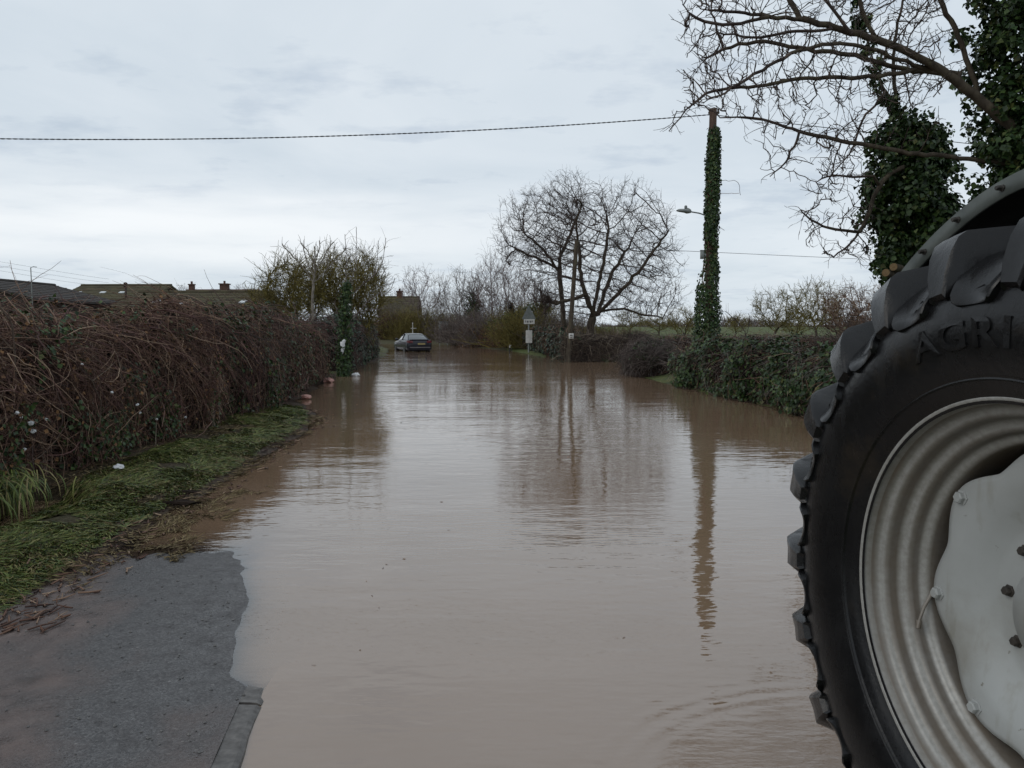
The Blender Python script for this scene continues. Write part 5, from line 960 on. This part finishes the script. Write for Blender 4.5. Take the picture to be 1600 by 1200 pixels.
for i in range(m_):
    fs = f[i] + np.linspace(0, .09, 6); aa = a[i] + rng.normal(0, .15, 6).cumsum(); h_ = np.interp(fs, [0, .2, .37, .45, 1], [.38, .3, .24, .165, .13]); Q.append([pp(x_) + np.array([math.cos(z_) * y_, math.sin(z_) * y_, 0]) for x_, y_, z_ in zip(fs, h_, aa)])
b.build('ivy', M['ivy'], pole); b = Buf(); b.tubes(np.array(Q), np.full((m_, 6), .012), 3)
for pts in ([(1118, 285), (1130, 281), (1140, 283), (1152, 282), (1156, 290), (1157, 305)], [(1120, 297), (1128, 304), (1140, 302), (1155, 302)], [(1118, 240), (1126, 233), (1131, 236)], [(1119, 352), (1126, 354), (1132, 360)]):
    b.tubes([densify(pl(pts, PD), .08, .01)], .008, 3)
b.build('ivy_stems', M['twig_bramble'], pole)
lampa = np.array([at(1101, 336, PD), at(1092, 333, PD - .1), at(1080, 331, PD - .2)]); b = Buf(); b.tube(lampa, .022, 8); arm = b.build('lamp_arm', M['galv'], pole)
c1, c0 = at(1079, 331, PD - .2), at(1057, 329, PD - .4)
b = Buf(); t_ = np.linspace(0, 1, 9); hwid = np.array([.05, .10, .105, .10, .10, .095, .09, .07, .02]); hh = np.array([.07, .10, .12, .085, .075, .07, .065, .05, .015]); ring = []
ax = (c0 - c1); ax /= np.linalg.norm(ax); sdv = np.cross(ax, up); sdv /= np.linalg.norm(sdv); uv = np.cross(sdv, ax)
for t2, w, h_ in zip(t_, hwid, hh):
    th_ = np.arange(12) * math.pi / 6; e = c1 + (c0 - c1) * t2; ring.append(e + sdv * w * np.cos(th_)[:, None] + uv * (h_ * np.where(np.sin(th_) > 0, np.sin(th_), .55 * np.sin(th_)))[:, None])
R = np.array(ring); i = np.arange(8)[:, None] * 12; j = np.arange(12)[None]; b.add(R.reshape(-1, 3), np.stack(np.broadcast_arrays(i + j, i + (j + 1) % 12, i + 12 + (j + 1) % 12, i + 12 + j), -1).reshape(-1, 4))
lh = b.build('lamp_head', M['galv'], pole)
b = Buf(); cc = c1 + (c0 - c1) * .35 + uv * .13; b.tube([cc - uv * .04, cc + uv * .03, cc + uv * .05], [.045, .045, .03], 10); b.build('photocell', M['grey_sign'], pole)
b = Buf(); e = at(1097, 398, PD - .2); b.box(e, (.10, .10, .26)); b.box(e + (0, 0, .135), (.12, .12, .02)); b.box(e + (.09, .02, 0), (.08, .03, .05)); b.build('junction_box', M['galv'], pole)
b = Buf(); b.box(ptop + (0, 0, -.12), (.34, .06, .06)); 
for s in (-.14, .14): b.tube([ptop + (s, -.0, -.09), ptop + (s, 0, -.01)], [.02, .03], 8)
b.build('bracket', M['bark'], pole)
def cable(name, label, pts, r, twist=False, n=200):
    pts = np.array(pts, float); s = np.r_[0, np.cumsum(np.linalg.norm(np.diff(pts, axis=0), axis=1))]; t = np.linspace(0, s[-1], n); co = [np.polyfit(s, pts[:, i], min(3, len(pts) - 1)) for i in range(3)]; P = np.stack([np.polyval(c_, t) for c_ in co], 1); b = Buf()
    if twist:
        for ph in (0, math.pi): a_ = t / .32 * 2 * math.pi + ph; b.tube(P + np.stack([0 * t, np.cos(a_) * r, np.sin(a_) * r], 1), r, 5)
    else: b.tube(P, r, 5)
    return tag(b.build(name, M['cable']), label, 'cable')
cable('overhead_cable', 'thick twisted overhead cable running left from the ivy-clad pole top across the sky', [at(1112, 178, PD), at(1000, 189, 24.2), at(700, 206, 23.5), at(400, 214, 22.7), at(0, 218, 21.7), at(-500, 200, 20.5)], .0095, True, 900)
cable('overhead_cable', 'thin overhead cable sloping right from the ivy-clad pole top behind the branches', [at(1118, 180, PD), at(1260, 196, 25.5), at(1420, 214, 26.5), at(1620, 236, 28)], .013)
cable('overhead_cable', 'faint lower cable running right from the thin leaning pole across the field', [at(900, 384, 37.4), at(1000, 390, 39.5), at(1130, 394, 43), at(1300, 403, 45), at(1700, 418, 50)], .012)
for k, dy in enumerate((0, 7, 14)):
    cable('overhead_cable', ['highest of three faint wires at the far left above the barn', 'middle one of three faint wires at the far left above the barn', 'lowest of three faint wires at the far left above the barn'][k], [at(-60, 400 + dy, 40), at(0, 409 + dy, 41), at(90, 424 + dy, 43), at(170, 436 + dy * .8, 45)], .005)
# thin second pole
q0 = at(887, 565, 37.4); q0[2] = -.2; q1 = at(901, 376, 37.4); pole2 = empty('telegraph_pole', tuple(q0), 0, 'thin leaning bare wooden pole in front of the forked trees, with a small white plate', 'pole')
b = Buf(); b.tube([q0, q0 + (q1 - q0) * .5, q1], [.125, .11, .095], 10); b.build('post', M['bark'], pole2)
b = Buf(); b.box(q0 + (q1 - q0) * (565 - 522) / 189.0 + (.06, -.15, .1), (.24, .02, .26)); pla = b.build('notice_plate', M['white_paint'], pole2)
b = Buf(); e = q0 + (q1 - q0) * (565 - 522) / 189.0 + (.06, -.165, .1)
for dz, w in ((.06, .14), (.02, .14), (-.06, .10)): b.box(e + (0, 0, dz), (w, .008, .022))
b.build('notice_lettering', M['black_paint'], pla); b = Buf(); b.tube([q0 + (-.16, -.1, 0), q0 + (-.13, -.1, 1.9)], .02, 6); b.build('cable_guard', M['bark'], pole2)

# signpost with triangular warning sign seen from behind, small worded plate and a panel
SD = 50; s0 = at(826, 549, SD); s0[2] = -.2; sp = empty('signpost', tuple(s0), 0, 'grey signpost in the flood with a triangle, a small worded plate and white panel', 'sign')
zt = at(826, 478, SD)[2]; b = Buf(); b.tube([s0, (s0[0], s0[1], zt)], .045, 10); b.build('post', M['galv'], sp)
a1, a2, a3 = at(826, 477, SD - .08), at(815, 499, SD - .08), at(838, 499, SD - .08); b = Buf()
# rounded-corner triangle plate
tri = []
for A_, B_, C_ in ((a1, a2, a3), (a2, a3, a1), (a3, a1, a2)):
    u1 = (C_ - A_) / np.linalg.norm(C_ - A_); u2 = (B_ - A_) / np.linalg.norm(B_ - A_); tri += [A_ + u1 * .08, A_ + (u1 + u2) * .03, A_ + u2 * .08]
tri = np.array(tri); k = len(tri); bk = tri + (0, .02, 0); b.add(np.vstack([tri, bk, tri.mean(0), bk.mean(0)]), q=[[i, (i + 1) % k, k + (i + 1) % k, k + i] for i in range(k)], t=[[i, (i + 1) % k, 2 * k] for i in range(k)] + [[k + i, k + (i + 1) % k, 2 * k + 1] for i in range(k)])
b.build('warning_triangle', M['grey_sign'], sp, smooth=False)
c = at(827, 502.5, SD - .08); b = Buf(); b.box(c, (.66, .025, .27)); b.box(c + (0, .0, .0), (.70, .018, .31)); wpn = b.build('worded_plate', M['white_paint'], sp, smooth=False)
b = Buf(); x_ = -.26
for w, kk in ((.075, 0), (.08, 1), (.07, 2), (.08, 3), (.07, 4)):   # five worn capitals, too small to read
    if kk != 1: b.box(c + (x_, -.016, 0), (.022, .008, .13))
    if kk in (0, 2, 4): b.box(c + (x_ + .036, -.0165, .055), (.05, .008, .02)); b.box(c + (x_ + .036, -.0165, 0), (.045, .008, .02))
    if kk in (1, 3): b.box(c + (x_ + .03, -.0165, 0), (.055, .008, .13))
    x_ += w + .035
b.build('lettering', M['black_paint'], wpn)
c = at(826.5, 526, SD - .08); b = Buf(); b.box(c, (.42, .03, .82)); b.box(c + (0, -.018, 0), (.06, .01, .72)); b.build('white_panel', M['white_paint'], sp, smooth=False)
# low reflector post left of it
mp0 = at(796.5, 548, 53.5); mp0[2] = -.2; root = empty('marker_post', tuple(mp0), 0, 'low dark marker post with white tips standing in the flood left of the signpost', 'post'); b = Buf(); b.tube([mp0, mp0 + (0, 0, .62)], .05, 8); b.tube([mp0 + (.14, 0, 0), mp0 + (.14, 0, .42)], .03, 8); b.build('post', M['black_paint'], root); b = Buf(); b.box(mp0 + (0, -.055, .52), (.10, .03, .08)); b.build('reflector', M['white_paint'], root); b = Buf(); b.box(mp0 + (.04, -.0, .64), (.16, .06, .04)); b.build('cap', M['white_paint'], root)
# green-grey board on legs by the bend, backs to us
bd0 = at(692, 535, 75); bd0[2] = 0; root = empty('notice_board', tuple(bd0), 0, 'grey-green sign board on two pale legs at the bend beyond the car', 'sign'); c = at(693, 510.5, 75); b = Buf(); b.box(c, (.95, .05, .95)); b.box(c + (0, -.03, .49), (1.0, .06, .06)); b.build('board', M['grey_sign'], root)
for s in (-.38, .38): b = Buf(); b.tube([(c[0] + s, c[1] + .05, -.1), (c[0] + s, c[1] + .05, c[2] + .4)], .035, 8); b.build('leg', M['galv'], root)
wp0 = at(645, 530, 82); wp0[2] = 0.1; root = empty('white_post', tuple(wp0), 0, 'small white garden post with a crossbar just above the car roof', 'post'); b = Buf(); b.tube([wp0, (wp0[0], wp0[1], zat(504, 82))], .05, 8); b.build('post', M['white_paint'], root); b = Buf(); b.box((wp0[0] + .1, wp0[1] - .05, zat(513, 82)), (.6, .05, .07)); b.build('crossbar', M['white_paint'], root)

# ------------------------------------------------------------------ stranded car
M['car_paint'] = noise_mat('dark_car_paint', [(0.3, (0.012, 0.012, 0.018)), (0.7, (0.022, 0.021, 0.028))], 3, 0.25, 0.35, 0)
M['car_glass'] = noise_mat('car_glass', [(0.3, (0.045, 0.055, 0.06)), (0.7, (0.06, 0.07, 0.075))], 3, 0.06, 0.8, 0)
M['tail'] = noise_mat('tail_lamp_lens', [(0.3, (0.09, 0.01, 0.014)), (0.7, (0.13, 0.015, 0.02))], 8, 0.15, 0.5, 0)
M['plate'] = noise_mat('yellow_plate', [(0.3, (0.26, 0.20, 0.08)), (0.7, (0.32, 0.26, 0.11))], 8, 0.5, 0.4, 0)
M['silver'] = noise_mat('pale_trim', [(0.3, (0.14, 0.125, 0.125)), (0.7, (0.20, 0.18, 0.18))], 8, 0.3, 0.5, 0)
M['rim_dark'] = noise_mat('dull_alloy', [(0.3, (0.035, 0.035, 0.038)), (0.7, (0.06, 0.06, 0.063))], 8, 0.5, 0.4, 0)
car = empty('parked_car', (float(at(657, 550, 53.5)[0]), 53.3, -0.20), math.radians(21), 'dark saloon car stranded in the flood, seen from behind with its brown-red tail lamps', 'car')
def cpart(b, name, mt, par=car, smooth=True):
    o = b.build(name, M[mt], None, smooth); o.parent = par; return o
# local: x right, y forward from the rear bumper, z up. Stations: y, half width, z bottom, z shoulder, z deck
st = [(0.00, .70, .36, .62, .70), (0.05, .82, .28, .72, .86), (0.18, .88, .24, .80, 1.00), (0.45, .90, .24, .84, 1.04), (1.0, .915, .26, .86, 1.02), (1.9, .92, .24, .86, .99), (2.8, .92, .24, .85, .96), (3.5, .915, .26, .83, .93), (4.1, .90, .24, .78, .86), (4.5, .84, .26, .70, .76), (4.68, .66, .34, .56, .62)]
ring = []
for y, hw, zb, zs, zd in st:
    half = [(0, zb), (hw * .80, zb), (hw * .97, zb + .10), (hw, (zb + zs) / 2), (hw * .985, zs), (hw * .93, zs + (zd - zs) * .7), (hw * .80, zd), (0, zd + .015)]
    ring.append([(x, y, z) for x, z in half] + [(-x, y, z) for x, z in half[-2:0:-1]])
R = np.array(ring); k, m_ = R.shape[:2]; i = np.arange(k - 1)[:, None] * m_; j = np.arange(m_)[None]; b = Buf(); b.add(R.reshape(-1, 3), np.stack(np.broadcast_arrays(i + j, i + (j + 1) % m_, i + m_ + (j + 1) % m_, i + m_ + j), -1).reshape(-1, 4))
for e in (R[0], R[-1]): b.add(np.vstack([e, e.mean(0)]), t=[[a_, (a_ + 1) % m_, m_] for a_ in range(m_)])
b.box((0, .20, 1.035), (1.36, .12, .03)); cpart(b, 'body', 'car_paint')
# cabin glass and roof
cab = [(.42, .72, 1.02, .74, 1.03), (1.10, .74, 1.0, .56, 1.36), (1.55, .76, 1.0, .56, 1.43), (2.3, .78, .99, .57, 1.44), (2.75, .78, .98, .56, 1.38), (3.55, .72, .93, .70, .95)]
ring = []
for y, hb, zb, ht, zt_ in cab: ring.append([(-hb, y, zb), (-(hb * .45 + ht * .55), y, zb + (zt_ - zb) * .55), (-ht, y, zt_ - .03), (-ht * .85, y, zt_), (0, y, zt_ + .015), (ht * .85, y, zt_), (ht, y, zt_ - .03), (hb * .45 + ht * .55, y, zb + (zt_ - zb) * .55), (hb, y, zb)])
R = np.array(ring); k, m_ = R.shape[:2]; i = np.arange(k - 1)[:, None] * m_; j = np.arange(m_ - 1)[None]; b = Buf(); b.add(R.reshape(-1, 3), np.stack(np.broadcast_arrays(i + j, i + j + 1, i + m_ + j + 1, i + m_ + j), -1).reshape(-1, 4)); cpart(b, 'windows', 'car_glass')
b = Buf(); rr_ = R[1:5, 2:7] + (0, 0, .012); k, m_ = rr_.shape[:2]; i = np.arange(k - 1)[:, None] * m_; j = np.arange(m_ - 1)[None]; b.add(rr_.reshape(-1, 3), np.stack(np.broadcast_arrays(i + j, i + j + 1, i + m_ + j + 1, i + m_ + j), -1).reshape(-1, 4))
for s in (0, 8): b.tubes([R[:5, s] + (0, 0, .01)], .02, 5)
for s in (2, 6): b.tubes([R[:2, s] * (1.01, 1, 1)], .028, 5); b.tubes([R[4:, s] * (1.01, 1, 1)], .028, 5)
for s in (-1, 1): b.tube([(s * .79, 2.05, 1.0), (s * .585, 2.1, 1.42)], .035, 6)
cpart(b, 'roof', 'car_paint')
for s in (-1, 1):
    b = Buf(); b.add([(s*.50,-.012,.80),(s*.80,.02,.82),(s*.895,.22,.84),(s*.895,.24,.97),(s*.80,.03,.98),(s*.50,.01,.95),(s*.50,.05,.80),(s*.50,.06,.95)], q=[[0,1,4,5],[1,2,3,4],[6,0,5,7]]); o = cpart(b, 'tail_lamp', 'tail', smooth=False)
    for y in (.98, 3.75):
        b = Buf(); cxs = s * .80; b.tube([(cxs - s * .11, y, .33), (cxs + s * .105, y, .33)], .325, 20); w = cpart(b, 'wheel', 'tyre'); b = Buf(); b.tube([(cxs + s * .10, y, .33), (cxs + s * .12, y, .33)], [.22, .19], 16); cpart(b, 'rim', 'rim_dark', w)
    b = Buf(); b.tube([(s * .84, 2.98, .98), (s * .98, 3.0, 1.03), (s * 1.08, 3.0, 1.03)], [.03, .085, .06], 8); cpart(b, 'wing_mirror', 'car_paint')
b = Buf(); b.box((.10, -.005, .74), (.52, .02, .115)); pt = cpart(b, 'number_plate', 'plate', smooth=False)
b = Buf()
b.box((0, -.004, .50), (1.45, .05, .05)); cpart(b, 'bumper_trim', 'silver', smooth=False)

# ------------------------------------------------------------------ verge grass, litter, drift
def grass(name, label, area, n, ln, mat, lay, w=0.0035, seed=0, thr=-0.2, upz=0.3):
    x = rng.uniform(area[0], area[1], n * 3); y = rng.uniform(area[2], area[3], n * 3) if area[2] > 0 else rng.uniform(0, 1, n * 3)
    y = area[2] + (area[3] - area[2]) * rng.random(n * 3) ** 1.5
    xl = np.interp(y, XL[:, 0], XL[:, 1]); d = xl - x; ok = (d > area[4]) & (d < area[5]) & (vn(x, y, .5, 50 + seed) + .6 * vn(x, y, .17, 51 + seed) > thr); x, y = x[ok][:n], y[ok][:n]; m_ = len(x)
    z = np.maximum(ground_h(x, y), -0.01); K = 5; w = w * .68; tuf = np.arctan2(vn(x, y, .35, 52), vn(x, y, .35, 53)); th = lay + tuf * .55 + rng.normal(0, .5, m_); L_ = ln * rng.uniform(.5, 1.4, m_) * (1 + .03 * y); P = np.zeros((m_, K, 3)); P[:, 0] = np.stack([x, y, z], 1); el_ = rng.uniform(.15, 1.1, m_) * upz * 2.6
    for k in range(1, K): el_ = el_ - rng.uniform(.25, .6, m_); P[:, k] = P[:, k - 1] + (L_ / (K - 1))[:, None] * np.stack([np.cos(th) * np.cos(el_), np.sin(th) * np.cos(el_), np.sin(el_)], 1)
    gz = ground_h(P[:, :, 0], P[:, :, 1]); P[:, :, 2] = np.maximum(P[:, :, 2], np.maximum(gz, 0) + .006 + .03 * rng.random((m_, 1)) * np.linspace(0, 1, K)[None])
    side = np.stack([-np.sin(th), np.cos(th), rng.normal(0, .3, m_)], 1)[:, None, :]; b = Buf(); b.ribbons(P, (w * (1 + .10 * y) * rng.uniform(.6, 1.3, m_))[:, None] * np.array([[1, 1, .9, .7, .15]]), side); return tag(b.build(name, M[mat]), label, 'grass', kind='stuff')
grass('grass', 'flattened green grass lying along the left verge between hedge and water', (-5.0, -2.9, 3.6, 16.5, .18, 1.35), 52000, .10, 'grass', math.radians(-25), seed=0, thr=-.24)
grass('grass', 'dead brown grass strewn along the lower edge of the left verge', (-4.9, -2.6, 3.4, 15, -.12, 1.6), 12000, .10, 'straw', math.radians(-20), seed=3, thr=-.05)
grass('grass', 'dark wisps of drowned grass at the water edge by the footway end', (-3.6, -2.5, 5.6, 9.5, -.55, .1), 1800, .10, 'straw', math.radians(0), seed=7, thr=.12)
# overhanging tuft at the ditch
n = 1500; K = 6; x = rng.normal(-5.0, .22, n); y = rng.normal(6.9, .25, n); P = np.zeros((n, K, 3)); P[:, 0] = np.stack([x, y, .30 + rng.uniform(-.05, .1, n)], 1); th = rng.normal(-.9, .8, n); e_ = rng.uniform(-.2, 1.0, n); L_ = rng.uniform(.2, .5, n)
for k in range(1, K): e_ -= .42; P[:, k] = P[:, k - 1] + (L_ / (K - 1))[:, None] * np.stack([np.cos(th) * np.cos(e_), np.sin(th) * np.cos(e_), np.sin(e_)], 1)
b = Buf(); b.ribbons(P, .006 * np.ones((n, 1)) * np.array([[1, 1, .9, .8, .6, .2]]), np.stack([-np.sin(th), np.cos(th), 0 * th], 1)[:, None, :]); tag(b.build('grass_tuft', M['grass']), 'long bright grass tuft hanging over the dark ditch mouth at the far left', 'grass tuft')
def crumple(name, label, p, s, mat, cat='litter', flat=.6, group=None):
    bm = bmesh.new(); bmesh.ops.create_icosphere(bm, subdivisions=2, radius=s)
    for v_ in bm.verts: v_.co *= 1 + random.uniform(-.38, .38); v_.co.z *= flat
    me = bpy.data.meshes.new(name); bm.to_mesh(me); bm.free(); me.materials.append(M[mat]); o = bpy.data.objects.new(name, me); COL.objects.link(o); o.location = p; return tag(o, label, cat, group)
def gpt(px, py, lift=0.03):
    d = CF * 1200 + CR * (px - 800) + CU * (600 - py); z = .2
    for _ in range(6): t_ = (CAMZ - z) / -d[2]; P_ = np.array([0, 0, CAMZ]) + d * t_; z = max(float(ground_h(P_[0:1], P_[1:2])[0]), 0)
    return tuple(P_ + (0, 0, lift))
crumple('paper_scrap', 'crumpled white paper lying on the verge below the bramble hedge', gpt(184, 734), .055, 'paper')
crumple('plastic_bag', 'pinkish plastic bag at the hedge foot where the verge meets the flood', gpt(479, 624, .05), .12, 'pink')
crumple('plastic_bag', 'brownish-pink plastic bag at the water edge under the mixed hedge, beyond the first one', (at(511, 596, 24)[0], 24, .06), .17, 'pink')
crumple('plastic_bag', 'small pale bag at the foot of the ivied pollard', (at(556, 581, 27)[0], 27, .06), .14, 'paper')
SG = 'white scraps caught in the bramble hedge'
for k, (px, py, s) in enumerate(((27, 645, .035), (48, 662, .05), (52, 674, .045), (33, 652, .03), (175, 613, .03), (215, 632, .035), (219, 645, .03), (128, 569, .028), (38, 702, .03), (290, 652, .03), (72, 655, .028), (245, 655, .03))):
    d = CF * 1200 + CR * (px - 800) + CU * (600 - py); t_ = -4.72 / d[0]; P_ = np.array([0, 0, CAMZ]) + d * t_
    lab = ['small white scrap low among the stems at the left end of the bramble hedge', 'largest white scrap low in the bramble hedge at the far left', 'white scrap just under the largest one in the bramble hedge', 'tiny white scrap beside the largest one, nearer the top', 'single white scrap halfway up the bramble hedge above the paper on the verge', 'upper white scrap of two close together, right of mid-hedge', 'lower white scrap of two close together, right of mid-hedge', 'lone pale scrap high on the face of the bramble hedge', 'pale scrap lowest at the left end, near the ditch', 'faint scrap low at the right end of the bramble hedge', 'tiny scrap right of the largest one in the bramble hedge', 'faint scrap low between the two close scraps and the right end'][k]
    crumple('hedge_scrap', lab, tuple(P_), s * .55, 'paper', 'scrap', .8, SG)
# drift sticks and clods at the water edge
b = Buf(); n = 420; y = 4.2 + 12 * rng.random(n) ** 1.6; x = np.interp(y, XL[:, 0], XL[:, 1]) + rng.normal(0.02, .16, n); z = np.maximum(ground_total(x, y), 0) + .008; th = rng.normal(1.7, .6, n); L_ = rng.uniform(.03, .16, n); Q = np.stack([np.stack([x + np.cos(th) * L_ * s, y + np.sin(th) * L_ * s, z + rng.random(n) * .01], 1) for s in (-.5, 0, .5)], 1); b.tubes(Q, rng.uniform(.003, .009, (n, 1)) * np.array([[.8, 1, .5]]), 4)
tag(b.build('debris', M['twig_bramble']), 'small sticks and flood debris strewn along the verge edge', 'debris', kind='stuff')
b = Buf(); n = 260; x = rng.uniform(-2.9, -1.25, n); y = rng.uniform(2.9, 5.4, n); z = foot_h(x, y); ok = z > .004; x, y, z = x[ok], y[ok], z[ok] + .002
for xi, yi, zi in zip(x, y, z):
    s = random.uniform(.003, .011); b.add(np.array([(1, 0, 0), (-1, .2, 0), (.1, 1, 0), (0, -1, .1), (0, 0, .8), (0, 0, -.6)]) * s * rng.uniform(.6, 1.3, (6, 3)) + (xi, yi, zi), t=[[0,2,4],[2,1,4],[1,3,4],[3,0,4],[2,0,5],[1,2,5],[3,1,5],[0,3,5]])
tag(b.build('gravel', noise_mat('loose_grit', [(.3, (.06, .06, .062)), (.7, (.2, .19, .18))], 30, .7, .3, 0), smooth=False), 'loose grit and mud crumbs scattered on the wet footway', 'gravel', kind='stuff')
for k, (px, py, s, lab) in enumerate(((275, 788, .10, 'dark clump of weed stranded in the shallows left of the road'), (290, 770, .05, 'small dark clod in the shallows beyond the larger weed clump'))):
    o = crumple('weed_clump', lab, gpt(px, py, .01), s, 'inner', 'weed', .3); o.scale = (2.2, 1, 1)

# scraps of leaf, reed and scum drifting on the flood
b = Buf(); n = 70; y = 3.8 + 26 * rng.random(n) ** 1.7; xl = np.interp(y, XL[:, 0], XL[:, 1]); xr = np.interp(y, XR[:, 0], XR[:, 1]); u_ = rng.random(n); x = np.where(u_ < .55, xl + np.abs(rng.normal(0, .9, n)) + .2, xl + (xr - xl) * rng.random(n)); x = np.where(y < 6, np.maximum(x, -1.1 + .3 * rng.random(n)), x); ok = (vn(x, y, 1.1, 95) > -.3) & (np.hypot(x - 1.2, y - 1.9) > 1.3); x, y = x[ok], y[ok]; n = len(x)
th = rng.normal(.3, .8, n); L_ = rng.uniform(.003, .011, n) * (1 + .07 * y); Q = np.stack([np.stack([x + np.cos(th) * L_ * q + .2 * L_ * (q == 0), y + np.sin(th) * L_ * q, 0 * x + .0025], 1) for q in (-1, 0, 1)], 1); b.tubes(Q, rng.uniform(.0008, .0024, (n, 1)) * (1 + .05 * y[:, None]) * np.array([[.7, 1, .5]]), 4)
tag(b.build('debris', M['twig_bramble']), 'tiny bits of reed and leaf drifting on the brown flood water', 'debris', kind='stuff')
